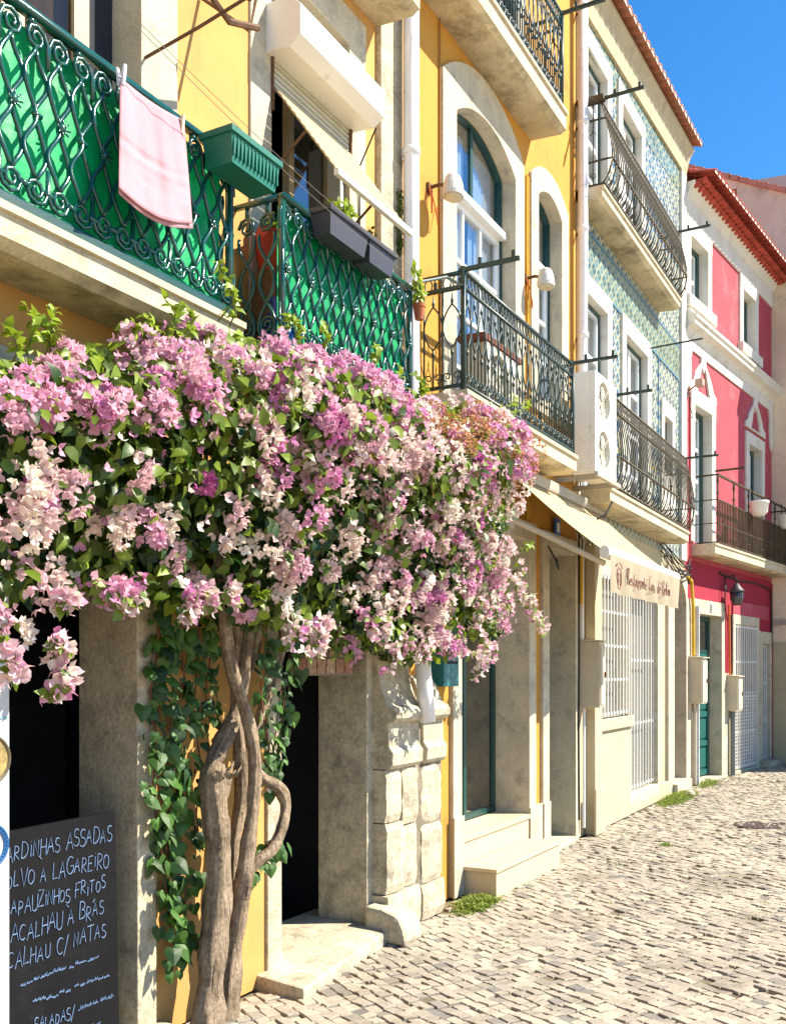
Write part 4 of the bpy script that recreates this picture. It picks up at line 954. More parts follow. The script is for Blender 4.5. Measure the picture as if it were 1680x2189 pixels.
for pts, y in (([(438, 2260, 42), (446, 2160, 36), (455, 2060, 30), (466, 1930, 29), (468, 1820, 30), (458, 1720, 30), (462, 1655, 30), (470, 1635, 14)], -.20),
               ([(445, 1700, 20, -.16), (452, 1640, 20, -.15), (478, 1585, 19, -.15), (503, 1530, 16, -.15), (520, 1450, 14, -.18), (528, 1380, 13, -.2), (540, 1280, 12, -.25), (560, 1150, 10, -.32), (600, 1000, 7, -.4)], -.15),
               ([(482, 2190, 22, -.15), (500, 2010, 20, -.16), (516, 1915, 22, -.2), (526, 1840, 16, -.24), (540, 1730, 15, -.26), (545, 1620, 15, -.27), (528, 1530, 15, -.26), (502, 1450, 14, -.26), (486, 1370, 13, -.27), (476, 1270, 13, -.3), (455, 1130, 11, -.36), (400, 980, 8, -.42)], -.2),
               ([(498, 1890, 13, -.12), (502, 1800, 14, -.12), (518, 1700, 14, -.13), (512, 1600, 14, -.13), (505, 1500, 14, -.14), (512, 1380, 13, -.16), (500, 1280, 12, -.22), (480, 1130, 9, -.3)], -.12),
               ([(545, 1640, 10, -.17), (566, 1668, 14, -.22), (594, 1682, 15, -.24), (610, 1718, 14, -.24), (602, 1770, 14, -.24), (582, 1815, 14, -.23), (552, 1840, 13, -.2), (528, 1870, 10, -.18)], -.2),
               ([(535, 1600, 12, -.13), (560, 1520, 13, -.15), (586, 1440, 14, -.17), (604, 1370, 13, -.2), (620, 1280, 12, -.28), (690, 1160, 10, -.4), (760, 1080, 7, -.45)], -.15),
               ([(520, 1470, 11, -.11), (546, 1380, 12, -.14), (552, 1300, 11, -.2), (590, 1180, 8, -.3)], -.12),
               ([(470, 1280, 10, -.3), (400, 1200, 9, -.34), (280, 1120, 8, -.4), (130, 1060, 6, -.45)], -.3),
               ([(560, 1250, 10, -.26), (700, 1220, 9, -.36), (850, 1180, 8, -.42), (980, 1150, 5, -.45)], -.3),
               ([(530, 1250, 9, -.24), (640, 1000, 8, -.36), (800, 920, 6, -.45), (1000, 930, 4, -.5)], -.3)):
    bark_tube(mb, *stem(pts, y))
# broken stump
c = at(480, 1650, -.27); 
for k in range(12): mb.tube([(c[0] - .05 + .012 * k, -.25 + random.uniform(-.03, .02), c[1] - .03), (c[0] - .05 + .013 * k + random.uniform(-.01, .02), -.27 + random.uniform(-.03, .02), c[1] + random.uniform(.0, .05))], [.012, .002], 5)
part('trunk', mb, bark, tree, smooth=True, clean=False)
# leaves and flowers
random.seed(21)
xs = [p[0] for p in CR]; zs = [p[1] for p in CR]
def sample():
    while True:
        x, z = random.uniform(min(xs), max(xs)), random.uniform(min(zs), max(zs))
        if inpoly(x, z, CR): return x, z
fl = MB(); lf = MB(); dr = MB()
def flower(mb, p, n, s, tone):
    n = n.normalized(); a = n.orthogonal().normalized(); b = n.cross(a); ph = random.random() * 6.3
    for k in range(3):
        t = ph + k * 2.094 + random.uniform(-.2, .2); r_ = (a * math.cos(t) + b * math.sin(t))
        d = (r_ * .86 + n * random.uniform(.25, .75)).normalized()
        mb.rnd = min(.999, max(.001, tone + random.uniform(-.06, .06)))
        mb.leaf(p, d, (n - r_ * .4).normalized(), s * random.uniform(.85, 1.1), s * random.uniform(.75, .95), fold=-.16, curl=-.12)
def tone_at(x, z):
    m = inz(x, z, MAG); l = inz(x, z, LIL)
    if m > .0 and random.random() < .25 + m * 1.0: return random.uniform(.10, .48)
    if l > 0 and random.random() < .3 + l * 1.5: return random.uniform(.26, .56)
    return random.uniform(.60, .99) if random.random() < (.30 if z > 2.95 else .80) else random.uniform(.22, .55)
lumps = [(x, z) for x, z in (sample() for _ in range(600))] + [(c[0] + r * 1.15 * random.uniform(-1, 1), c[1] + r * .9 * random.uniform(-1, 1)) for c, r in ORG for _ in range(7)]
def outward(x, z):
    g = Vector((thick(x - .05, z) - thick(x + .05, z), 0, thick(x, z - .05) - thick(x, z + .05))) * 4
    v = Vector((g.x, -1, g.z + .35)); return v.normalized()
nfl = 0
for x, z in lumps:
    th = thick(x, z); y = -th * random.uniform(.80, 1.04) - .03
    if z > 3.22: y = min(y, -.46)
    o = inz(x, z, ORG)
    lowf = max(0, min(1, (2.95 - z) / .7)) * (.62 if x < 5.4 else .35)
    if random.random() < lowf and o < .15: continue
    if o < .1 and noise.noise(Vector((x * 2.2 + 9, z * 2.2, 4))) < -.22 and random.random() < .8: continue
    tone = tone_at(x, z); rad = random.uniform(.045, .095); nn = outward(x, z); dn = random.random()
    if o > .02 and random.random() < .8:
        for q in range(60):
            v = (vrand() + nn * .5).normalized(); p = Vector((x, y - .05, z)) + v * rad * 1.1; dr.rnd = random.random(); t = vrand()
            dr.leaf(p, (t + v * .6), v, random.uniform(.016, .03), random.uniform(.012, .02), fold=.3, curl=.3)
        continue
    if z < 2.85: rad *= .8
    n = int(random.uniform(13, 27)) + (5 if z < 2.85 else 0); droop = 1.5 if (tone > .55 and random.random() < .6) else 1.0
    for q in range(n):
        v = (vrand() + nn * .75).normalized(); p = Vector((x, y, z)) + Vector((v.x * rad, v.y * rad, v.z * rad * droop))
        if droop > 1: v = (v + Vector((0, -.2, -.9))).normalized()
        flower(fl, p, v, random.uniform(.024, .034), tone + random.uniform(-.05, .05)); nfl += 1
for _ in range(1300):                                                     # loose flowers
    x, z = sample(); th = thick(x, z); y = -th * random.uniform(.7, 1.08) - .02
    if z > 3.22: y = min(y, -.46)
    if inz(x, z, ORG) > .1 and random.random() < .7: continue
    if random.random() < max(0, min(1, (2.95 - z) / .7)) * .72: continue
    flower(fl, Vector((x, y, z)), (outward(x, z) + vrand() * .8).normalized(), random.uniform(.024, .034), tone_at(x, z))
for x, z, kk in [(*sample(), 0) for _ in range(6400)] + [(*sample(), 1) for _ in range(6500)]:
    th = thick(x, z); low = max(0, min(1, (2.95 - z) / .6))
    q = random.uniform(.72, 1.05)
    if kk: q = random.uniform(.12, .75)
    elif random.random() < low * .75: q = random.uniform(.25, .7)
    y = -th * q - .01
    if z > 3.22: y = min(y, -.44)
    hi = dpoly(x, z, CR) < .10
    lf.rnd = min(.99, max(0.01, random.gauss((.46 if not hi else .66) - .2 * kk - .22 * low, .22)))  # leaf colour paints the shade: darker inside and low, lighter near the outline
    nn = (outward(x, z) + vrand() * .7).normalized(); d = (vrand() + Vector((0, -.3, -.45))).normalized(); d = (d - nn * d.dot(nn) * .7)
    k_ = random.uniform(.7, 1.1)
    lf.leaf(Vector((x, y, z)), d, nn, .078 * k_ * (1 + .25 * kk), .05 * k_ * (1 + .3 * kk), fold=random.uniform(.08, .2), curl=random.uniform(.05, .3))
# sprigs sticking out of the top and hanging from the edge
SP = [(1075, 1150, 1140, 1320), (1085, 1230, 1165, 1352), (1060, 1200, 1120, 1300), (1000, 1330, 1045, 1410), (60, 760, 50, 660), (90, 760, 100, 660), (20, 770, 10, 700), (110, 760, 70, 690), (300, 740, 310, 680), (350, 740, 350, 640), (370, 745, 400, 660), (280, 735, 260, 690), (470, 690, 480, 600), (490, 700, 470, 570), (610, 740, 630, 690), (680, 750, 690, 700), (590, 710, 620, 680), (820, 840, 850, 790), (870, 870, 900, 820), (780, 790, 800, 740),
      (880, 860, 885, 800), (1090, 890, 1125, 860), (1060, 880, 1100, 850), (1100, 960, 1135, 985), (1110, 1180, 1125, 1160), (10, 1380, 15, 1450), (1120, 1310, 1160, 1352), (840, 1370, 820, 1430), (690, 1330, 650, 1400), (640, 1320, 680, 1390), (540, 1290, 545, 1260), (990, 1400, 1040, 1400)]
bot_ = out[out.index((1085, 1300)):]
for k in range(26):
    i = random.randrange(len(bot_) - 1); t = random.random(); X_ = bot_[i][0] * (1 - t) + bot_[i + 1][0] * t; Y_ = bot_[i][1] * (1 - t) + bot_[i + 1][1] * t
    SP.append((X_, Y_ - 15, X_ + random.uniform(-22, 26), Y_ + random.choice([18, 30, 45, 70])))
for a, b, c_, d_ in SP:
    tw = MB()
    y0 = -.56; p0 = Vector((*at(a, b, y0),)); p1 = Vector((*at(c_, d_, y0),)); n = 7; pts = []
    for k in range(n + 1):
        t = k / n; q = p0.lerp(p1, t); pts.append(Vector((q.x + .015 * math.sin(t * 5 + a), y0 - .05 * math.sin(t * 3), q.y)))
    tw.tube(pts, [.004 * (1 - .6 * k / n) for k in range(n + 1)], 5)
    up = d_ < b; part('twig', tw, stemm, tree)
    for k in range(1, n + 1):
        for q in range(3):
            if up:
                lf.rnd = random.uniform(.6, .99); d = (vrand() + (pts[k] - pts[k - 1]).normalized() * .5); lf.leaf(pts[k], d, (Vector((0, -.6, .8)) + vrand() * .6), random.uniform(.03, .06), random.uniform(.022, .036), .15, .2)
            else:
                flower(fl, pts[k] + vrand() * .03, (vrand() + Vector((0, -.7, -.2))), random.uniform(.03, .042), tone_at(pts[k].x, pts[k].z))
                if q == 0: lf.rnd = random.uniform(.2, .7); lf.leaf(pts[k], vrand() + Vector((0, 0, -.6)), Vector((0, -1, .4)), .06, .045, .15, .2)
part('leaves', lf, leafm, tree, clean=False, smooth=True)
part('flowers', fl, bract, tree, clean=False, smooth=True)
part('dry_flowers', dr, drym, tree, label='patches of dried orange flowers', clean=False)
# climbing plant with round leaves round the stems
random.seed(8)
vine = thing('climbing_plant', 'dark green vine with heart shaped leaves hanging on the wall beside the gnarled trunk', 'climbing plant', (at(380, 2150, -.03)[0], -.03, 0))
st = MB(); lv = MB()
def heart(mb, p, n, down, s):
    n = n.normalized(); d = (down - n * down.dot(n)).normalized(); a = n.cross(d)
    prof = [(0, .0), (.22, -.16), (.44, -.10), (.54, .14), (.46, .42), (.24, .74), (0, 1.05)]
    c = mb.P(p + d * s * .35 + n * s * .05)
    Lf = [mb.P(p + a * s * w - (n * s * .10 * abs(w) * 2) + d * s * h - n * s * .12 * h * h) for w, h in prof]; Rf = [Lf[0]] + [mb.P(p - a * s * w - (n * s * .10 * abs(w) * 2) + d * s * h - n * s * .12 * h * h) for w, h in prof[1:-1]] + [Lf[-1]]
    for k in range(6): mb.face((c, Lf[k], Lf[k + 1])); mb.face((c, Rf[k + 1], Rf[k]))
vines = [([(350, 1250), (335, 1400), (322, 1480), (335, 1600), (325, 1700), (345, 1820), (372, 1900), (365, 1990), (385, 2060)], 1.0),
         ([(400, 1250), (385, 1350), (395, 1450), (370, 1560), (385, 1680), (365, 1780), (400, 1850), (395, 1950), (405, 2040)], 1.0),
         ([(430, 1260), (425, 1340), (420, 1440), (415, 1530), (430, 1640), (420, 1740), (430, 1830)], .9),
         ([(370, 1260), (360, 1380), (350, 1500), (375, 1620), (360, 1740), (352, 1880), (370, 2000), (376, 2080)], 1.0),
         ([(600, 1290), (625, 1380), (600, 1480), (590, 1560), (580, 1650)], .9), ([(560, 1320), (555, 1400), (560, 1500), (575, 1600), (570, 1700)], .9),
         ([(640, 1300), (632, 1400), (610, 1470), (600, 1560), (588, 1640)], .9), ([(530, 1880), (545, 1840), (575, 1820), (600, 1800)], .9), ([(460, 1300), (450, 1400), (440, 1480), (450, 1560)], .8)]
for pts, k_ in vines:
    P3 = []
    for i in range(len(pts) - 1):
        for s_ in range(6):
            t = s_ / 6; X = pts[i][0] * (1 - t) + pts[i + 1][0] * t; Y = pts[i][1] * (1 - t) + pts[i + 1][1] * t
            yy = -.06 - .02 * math.sin(Y * .02) if X < 520 else -.17
            q = at(X, Y, yy); P3.append(Vector((q[0], yy, q[1])))
    st.tube(P3, .0045, 5)
    for p in P3:
        for q in range(3 if random.random() < .8 else 1):
            s_ = random.choice([.035, .045, .055, .065, .08, .095]) * k_ * random.uniform(.8, 1.05)
            lv.rnd = min(.99, max(.01, random.gauss(.42, .25)))
            if random.random() < .04: continue
            heart(lv, p + Vector((random.uniform(-.075, .075), random.uniform(-.05, .01), random.uniform(-.05, .05))), Vector((random.uniform(-1, .9), -1, random.uniform(-.5, 1.1))), Vector((random.uniform(-.8, .8), -.25, -1)), s_)
part('stems', st, M('vine_stem', (.16, .06, .03), .8, .2, 8), vine)
part('leaves', lv, ivym, vine, clean=False)
# weeds
def tuft(label, x0, x1, y0, y1, n, h, seed, flat=.5, name='grass_tuft', cols=None):
    random.seed(seed); mb = MB()
    for _ in range(n):
        a, b = random.gauss(0, .42), random.gauss(0, .42)
        if math.hypot(a, b) > 1: continue
        x = (x0 + x1) / 2 + a * (x1 - x0) / 2; y = (y0 + y1) / 2 + b * (y1 - y0) / 2
        hh = h * random.uniform(.4, 1) * (1 - .5 * math.hypot(a, b)); d = Vector((random.gauss(0, .6), random.gauss(0, .6), 1)).normalized(); sd_ = Vector((random.uniform(-1, 1), random.uniform(-1, 1), 0)).normalized() * .004
        mb.rnd = random.uniform(.3, .99); p = Vector((x, y, bump_(x, y) - .01)); m_ = p + d * hh * .6; e = p + d * hh + Vector((d.x, d.y, -.35)) * hh * flat
        i = [mb.P(p - sd_), mb.P(p + sd_), mb.P(m_ + sd_ * .9), mb.P(m_ - sd_ * .9), mb.P(e)]
        mb.face((i[0], i[1], i[2], i[3])); mb.face((i[3], i[2], i[4]))
        if random.random() < .25: mb.leaf(m_, vrand() + Vector((0, 0, .4)), Vector((0, -.4, 1)), .03, .018)
    o = solo(name, label, 'grass', mb, M('grass_blade', (1, 1, 1), .6, .15, 6, 0, 60, .1, 60, rnd=[(.05, .12, .012), (.10, .22, .02), (.18, .32, .03), (.30, .36, .06)], trans=.3), group='weeds along the foot of the houses', clean=False)
a = ground_at(940, 1955); b = ground_at(1060, 1925)
tuft('green grass tuft at the foot of the tiled steps by the pilaster', 6.42, 7.12, -.42, -.12, 1500, .13, 1)
tuft('long strip of bright green grass below the white door grille', 12.6, 14.6, -.42, -.06, 2200, .17, 2)
tuft('sparse yellowish weeds at the drainpipe between tiled and pink house', 15.0, 16.3, -.40, -.08, 420, .16, 4)
tuft('small weed growing among the cobbles in front of the brown doorway', 9.85, 10.1, -1.0, -.84, 220, .05, 5)
random.seed(77); mb = MB()
for _ in range(60):
    wx = random.uniform(5.2, 17); wy = random.uniform(max(-3.2 + .12 * wx, -2.6), -.15)
    for q in range(random.randint(5, 26)):
        x = wx + random.gauss(0, .07); y = wy + random.gauss(0, .05); mb.rnd = random.uniform(.1, .8)
        mb.leaf(Vector((x, y, bump_(x, y) - .006)), vrand() + Vector((0, 0, .6)), Vector((0, -.4, 1)), random.uniform(.012, .03), random.uniform(.006, .012))
struct('moss', mb, leafm, kind='stuff', clean=False)
mb = MB(); mb.ball((13.9, -.33, .06), .07, 9, 6); mb.v = [(x + .03 * noise.noise(Vector((x * 9, y * 9, z * 9))), y * 1.0, z * .9) for x, y, z in mb.v]
solo('loose_stone', 'loose pale stone lying in the strip of grass', 'stone', mb, stone, bevel=.01)
# ================================================ things on the houses
# downpipes
def pipe(label, pts, r, clips, m=whitepipe):
    t = thing('downpipe', label, 'drainpipe', (pts[-1][0], pts[-1][1], pts[-1][2]), 'white downpipes between the houses')
    mb = MB(); mb.tube(pts, r, 14); part('pipe', mb, m, t, smooth=True)
    for z in clips:
        x = pts[-1][0] if z < pts[-2][2] else pts[0][0]; y = pts[0][1]
        mb = MB(); mb.lathe((x, y, z), [(r + .001, 0), (r + .008, .002), (r + .008, .05), (r + .001, .052)], 14); part('collar', mb, m, t, smooth=True)
        mb = MB(); mb.box(x + r + .009, x + r + .03, y - .005, y + .1, z + .01, z + .03); part('clip', mb, rust, t)
pipe('white downpipe ending above the stone pilaster between the yellow and ochre houses', [(6.0, -.12, 9.4), (6.0, -.12, 4.2), (6.01, -.13, 2.6), (6.05, -.20, 1.62), (6.06, -.215, 1.40)], .055, [7.2, 5.3, 4.35, 2.5])
pipe('white downpipe at the seam between the ochre house and the tiled house', [(9.86, -.10, 9.4), (9.86, -.10, 6.0), (9.86, -.09, 4.4), (9.87, -.08, 3.72)], .052, [8.6, 7.4, 6.3, 5.2])
# roller shutter of the window over the second balcony
sh = thing('roller_shutter', 'cream roller shutter in a white box with its lower half pushed out over the window', 'shutter', (4.93, 0, 5.05))
X0, X1 = 4.46, 5.40
mb = MB(); mb.prism([(-.001, 5.20), (-.17, 5.185), (-.245, 5.235), (-.245, 5.40), (-.17, 5.47), (-.001, 5.47)], X0, X1); part('shutter_box', mb, whitemet, sh, bevel=.006)
mb = MB()
n = 5
for k in range(n):
    z = 5.04 + .032 * k; mb.prism([(.005, z), (-.012, z + .004), (-.014, z + .016), (-.012, z + .027), (.005, z + .031)], 4.52, 5.35)
part('slats', mb, shut, sh)
for x in (4.505, 5.351): mb = MB(); mb.box(x, x + .014, -.03, .02, 4.9, 5.2); part('guide_rail', mb, rust, sh)
mb = MB(); A0 = Vector((0, -.02, 5.035)); B0 = Vector((0, -.43, 4.47)); n = 13
d = (B0 - A0); nrm = Vector((0, -d.z, d.y)).normalized() * .012
if nrm.y > 0: nrm = -nrm
for k in range(n):
    a = A0 + d * (k / n); b = A0 + d * ((k + .93) / n); m_ = (a + b) / 2
    mb.prism([(a.y, a.z), (a.y + nrm.y * .6, a.z + nrm.z * .6), (m_.y + nrm.y, m_.z + nrm.z), (b.y + nrm.y * .6, b.z + nrm.z * .6), (b.y, b.z)], 4.52, 5.35)
part('tilted_panel', mb, creamcl, sh)
mb = MB(); mb.box(4.515, 5.38, -.455, -.425, 4.44, 4.475); part('bottom_bar', mb, whitemet, sh)
for x in (4.525, 5.36):
    mb = MB(); mb.tube([(x, .04, 4.52), (x, -.22, 4.72), (x, -.235, 4.73)], .009, 6); part('arm', mb, rust, sh)
mb = MB(); mb.tube([(5.42, -.17, 5.2), (5.45, -.03, 5.0), (5.47, -.02, 4.6), (5.50, -.02, 4.2), (5.50, -.02, 3.5)], .006, 5)
solo('shutter_cable', 'thin dark cable hanging down the wall from the shutter box', 'cable', mb, cable)
# pink towel with pegs
random.seed(4)
mb = MB(); TL, TR, BR, BL = (257, 166), (393, 258), (411, 478), (254, 402); n = 26; rows = 30
def tw_pt(u, v, layer):
    top = (TL[0] + (TR[0] - TL[0]) * u, TL[1] + (TR[1] - TL[1]) * u + 7 * math.sin(math.pi * u)); bot = (BL[0] + (BR[0] - BL[0]) * u, BL[1] + (BR[1] - BL[1]) * u + 22 * math.sin(math.pi * u ** 1.0) ** 1.0)
    vv = v if layer == 0 else v * 1.05
    y = -.365 - layer * -.014 - .10 * v * (1 - .5 * u) - .011 * math.sin(u * 9 + v * 1.6) * (.3 + v * .7) + .007 * math.exp(-((v - .52 - .05 * u) / .02) ** 2) + .006 * math.exp(-((v - .72 - .04 * u) / .02) ** 2) - .003 * math.sin(u * 23 - v * 3) - .004 * noise.noise(Vector((u * 5, v * 6, layer))) + .004 * math.sin(v * 40) * (abs(v - .62) < .1)
    X = top[0] + (bot[0] - top[0]) * vv; Y = top[1] + (bot[1] - top[1]) * vv
    x, z = at(X, Y, y); return (x, y, z)
for layer in (0, 1):
    g = [[mb.P(tw_pt(i / n, j / rows, layer)) for i in range(n + 1)] for j in range(rows + 1)]
    for j in range(rows):
        for i in range(n):
            if layer == 1: mb.rnd = 0
            mb.face((g[j][i], g[j][i + 1], g[j + 1][i + 1], g[j + 1][i]))
pinkcl = M('pink_terry_cloth', (.74, .40, .45), .95, .07, 5, .08, 220, .8, 260, trans=.2)
tl = solo('towel', 'pale pink towel pegged over the rail of the left green balcony', 'towel', mb, pinkcl, smooth=True, clean=False)
so_ = tl.modifiers.new('thickness', 'SOLIDIFY'); so_.thickness = .003
for lab, (X, Y), c in (('white clothes peg on the upper left corner of the pink towel', (265, 155), (.7, .72, .82)), ('yellowish wooden clothes peg on the right corner of the pink towel', (390, 262), (.6, .52, .34))):
    x, z = at(X, Y, -.38); mb = MB()
    mb.prism([(-.37, z - .05), (-.383, z - .05), (-.392, z + .03), (-.384, z + .03), (-.376, z)], x - .007, x + .007); mb.prism([(-.35, z - .05), (-.363, z - .05), (-.357, z), (-.348, z + .03), (-.342, z + .03)], x - .006, x + .008)
    mb.tube([(x - .010, -.367, z - .005), (x + .010, -.367, z - .005)], .006, 6)
    solo('clothes_peg', lab, 'clothes peg', mb, M('peg', c, .5, .05), group='pegs holding the towel')
# clothes lines
mb = MB()
for (a, b), (c, d_) , y in (((282, 46), (900, 610), -.50), ((290, 40), (905, 590), -.47)):
    p, q = at(a, b, y), at(c, d_, y); pts = [(p[0] + (q[0] - p[0]) * t, y, p[1] + (q[1] - p[1]) * t - .05 * math.sin(math.pi * t)) for t in [k / 12 for k in range(13)]]
    mb.tube([(3.53, -.6, 4.76)] + pts if False else pts, .0022, 4)
solo('clothes_line', 'thin grey clothes lines running along in front of the balconies', 'clothes line', mb, M('line', (.34, .31, .26), .7))
# planters
def planter(label, x0, x1, ya, yb, z0, z1, m, plant=None, group='plant boxes on the balcony rails', seed=1, rib=True):
    t = thing('planter_box', label, 'planter', ((x0 + x1) / 2, (ya + yb) / 2, z0), group)
    mb = MB(); tp = .014; h = z1 - z0
    a = [(x0 + tp * 1.5, ya + tp, z0), (x1 - tp * 1.5, ya + tp, z0), (x1 - tp * 1.5, yb - tp, z0), (x0 + tp * 1.5, yb - tp, z0)]; b = [(x0, ya, z1 - .03), (x1, ya, z1 - .03), (x1, yb, z1 - .03), (x0, yb, z1 - .03)]
    ia = [mb.P(p) for p in a]; ib = [mb.P(p) for p in b]; mb.face(ia[::-1])
    for k in range(4): mb.face((ia[k], ia[(k + 1) % 4], ib[(k + 1) % 4], ib[k]))
    mb.face(ib)
    if rib:
        n = int((x1 - x0) / .03)
        for k in range(n + 1):
            x = x0 + .02 + (x1 - x0 - .04) * k / n; mb.box(x - .004, x + .004, ya - .002, ya + .02, z0 + .03, z1 - .04)
    part('box', mb, m, t)
    mb = MB(); mb.plate(rect(x0 - .012, x1 + .012, ya - .012, yb + .012), [rect(x0 + .012, x1 - .012, ya + .012, yb - .012)], 0, .03)
    mb.v = [(v[0], v[2], z1 - .03 + v[1]) for v in mb.v]; part('rim', mb, m, t, bevel=.003)
    mb = MB(); mb.box(x0 + .013, x1 - .013, ya + .013, yb - .013, z1 - .029, z1 - .012); part('soil', mb, M('soil', (.05, .035, .02), .95), t)
    if plant: bush(t, (x0 + x1) / 2, (ya + yb) / 2, z1 - .01, *plant, seed=seed)
    return t
def bush(t, cx, cy, z, rx, ry, h, n, s, bright, seed=1, droop=0):
    random.seed(seed); mb = MB(); sm = MB()
    for k in range(max(3, n // 12)):
        a = random.uniform(0, 6.3); e = Vector((cx + rx * .8 * math.cos(a) * random.random(), cy + ry * .8 * math.sin(a) * random.random(), z + h * random.uniform(.5, 1)))
        b = Vector((cx + random.uniform(-.3, .3) * rx, cy + random.uniform(-.3, .3) * ry, z)); sm.tube([b, (b + e) / 2 + Vector((0, 0, .02)), e], .0035, 5)
        for q in range(12):
            tt = random.uniform(.3, 1.05); p = b.lerp(e, tt) + Vector((random.uniform(-1, 1) * rx * .25, random.uniform(-1, 1) * ry * .25, random.uniform(-.02, .02) - droop * random.random()))
            mb.rnd = min(.99, max(.02, random.gauss(bright, .16))); mb.leaf(p, vrand() + Vector((0, -.1, .1 - droop)), Vector((0, -.5, 1)) + vrand() * .5, s * random.uniform(.7, 1.2), s * random.uniform(.5, .75), .12, .2)
    part('stems', sm, stemm, t); part('leaves', mb, leafm, t, clean=False)
greenpl = M('green_plastic', (.008, .13, .085), .4, .12, 5, .05, 80, .1, 60, spec=.45)
darkpl = M('grey_violet_plastic', (.045, .044, .055), .45, .15, 5, .05, 80, .1, 60, spec=.45)
planter('empty green ribbed planter box hooked on the right end of the left balcony', 3.52, 3.89, -.51, -.34, 4.05, 4.205, greenpl)
r1 = at(640, 415, -.42); r2 = at(712, 480, -.42); r3 = at(715, 490, -.42); r4 = at(780, 530, -.42)
zc = 4.25
planter('dark grey plant box with pale green leaves on the rail below the open shutter', 4.44, 4.84, -.45, -.32, 4.10, 4.245, darkpl, (.22, .07, .13, 110, .05, .9), seed=3, rib=False)
planter('dark grey plant box nearer the downpipe on the same balcony rail', 4.86, 5.16, -.45, -.32, 4.10, 4.245, darkpl, None, seed=4, rib=False)
def pot(label, x, y, z, r, h, m, plant=None, seed=1, name='flower_pot', group=None):
    t = thing(name, label, 'flower pot', (x, y, z), group)
    mb = MB(); mb.lathe((x, y, z), [(r * .68, 0), (r * .95, h * .78), (r * .96, h * .79), (r * 1.06, h * .80), (r * 1.06, h), (r * .92, h), (r * .9, h * .9), (.001, h * .9)], 18); part('pot', mb, m, t, smooth=False)
    if plant: bush(t, x, y, z + h * .9, *plant, seed=seed)
    return t
pot('terracotta pot with a small upright plant behind the dark plant boxes', 4.98, -.22, 4.2, .085, .15, terra, (.05, .05, .14, 30, .03, .75), 5, group='terracotta pots of the right green balcony')
pot('small terracotta pot with thin spiky leaves beside the larger one', 5.24, -.24, 4.2, .07, .12, terra, (.07, .05, .14, 14, .05, .5), 6, group='terracotta pots of the right green balcony')
pot('terracotta pot with lobed bright green leaves at the outer corner of the right green balcony', 5.67, -.35, 4.03, .04, .10, terra, (.16, .08, .24, 60, .06, .9), 7, group='terracotta pots of the right green balcony')
# things standing behind the left return of the second balcony
mb = MB(); mb.lathe((4.36, -.13, 3.9), [(.085, 0), (.12, .20), (.125, .22), (.11, .22), (.10, .19), (.001, .19)], 4)
t = thing('red_pot', 'square red pot with trailing leaves seen through the side scrollwork of the right green balcony', 'flower pot', (4.36, -.13, 3.9))
part('pot', mb, M('red_plastic', (.50, .045, .02), .5, .1, 5, .05, 60, .1), t); bush(t, 4.36, -.13, 4.08, .12, .08, .12, 60, .05, .45, seed=9, droop=.05)
mb = MB(); mb.box(4.28, 4.44, -.21, -.05, 3.445, 3.895); part('stand', mb, rust, t)
t = thing('blue_jug', 'glossy blue jug on the floor at the corner of the right green balcony', 'jug', (4.3, -.2, 3.445))
mb = MB(); mb.lathe((4.31, -.20, 3.445), [(.05, 0), (.085, .05), (.09, .13), (.06, .2), (.035, .25), (.045, .29), (.035, .29), (.02, .25)], 18); part('body', mb, M('blue_glaze', (.01, .07, .45), .2, .1, spec=.6), t, smooth=True)
mb = MB(); mb.tube([(4.31 + .05, -.20, 3.69), (4.43, -.2, 3.66), (4.43, -.2, 3.58), (4.39, -.2, 3.54)], .009, 7); part('handle', mb, M('blue_glaze_dark', (.01, .05, .35), .2, .1, spec=.6), t)
# moss hanging on the stone strip
random.seed(12); mb = MB()
for _ in range(420):
    z = random.uniform(4.62, 5.06); w_ = .05 * (1 - abs(z - 4.85) / .3); x = 5.98 + random.uniform(-w_, w_) - .03; mb.rnd = random.uniform(.0, .55)
    mb.leaf(Vector((x, -.045 - random.random() * .03, z)), vrand() + Vector((0, -.2, -.6)), Vector((0, -1, .3)), random.uniform(.012, .028), random.uniform(.008, .016))
solo('wall_fern', 'dark little plant growing in the gap beside the white downpipe', 'plant', mb, leafm, clean=False)
# wall lamps
def lamp(label, X, Y, aX, aY):
    x, z = at(aX, aY, 0); t = thing('wall_lamp', label, 'lamp', (x, 0, z), 'white floodlights on the ochre house')
    mb = MB(); mb.box(x - .03, x + .03, -.02, 0, z - .04, z + .03); mb.tube([(x, -.02, z), (x + .01, -.09, z + .01), (x + .02, -.13, z)], .014, 7); part('bracket', mb, rust, t)
    mb = MB(); c = (x + .03, -.19, z - .10); mb.lathe(c, [(.075, 0), (.095, .004), (.098, .03), (.088, .09), (.066, .145), (.04, .165), (.001, .17)], 24, 1, .8); part('housing', mb, M('lamp_grey', (.52, .52, .50), .5), t)
    mb = MB(); mb.lathe((c[0], c[1], c[2] - .012), [(.001, 0), (.07, 0), (.075, .011), (.001, .011)], 18, 1, .75); part('lens', mb, M('lamp_lens', (.55, .5, .35), .3), t)
    mb = MB(); mb.tube([(x, -.02, z - .02), (x - .03, -.06, z - .12), (x + .01, -.07, z - .24), (x + .06, -.05, z - .26), (x + .09, -.03, z - .18), (x + .11, -.02, z - .1)], .005, 5); mb.tube([(x - .02, -.02, z), (x - .045, -.05, z - .1), (x - .02, -.04, z - .2), (x + .01, -.03, z - .02)], .006, 5); part('wire', mb, orangepipe, t)
lamp('white floodlight left of the big arched door of the ochre house', 958, 408, 915, 402)
lamp('white floodlight between the arched door and the narrow window of the ochre house', 1157, 600, 1122, 596)
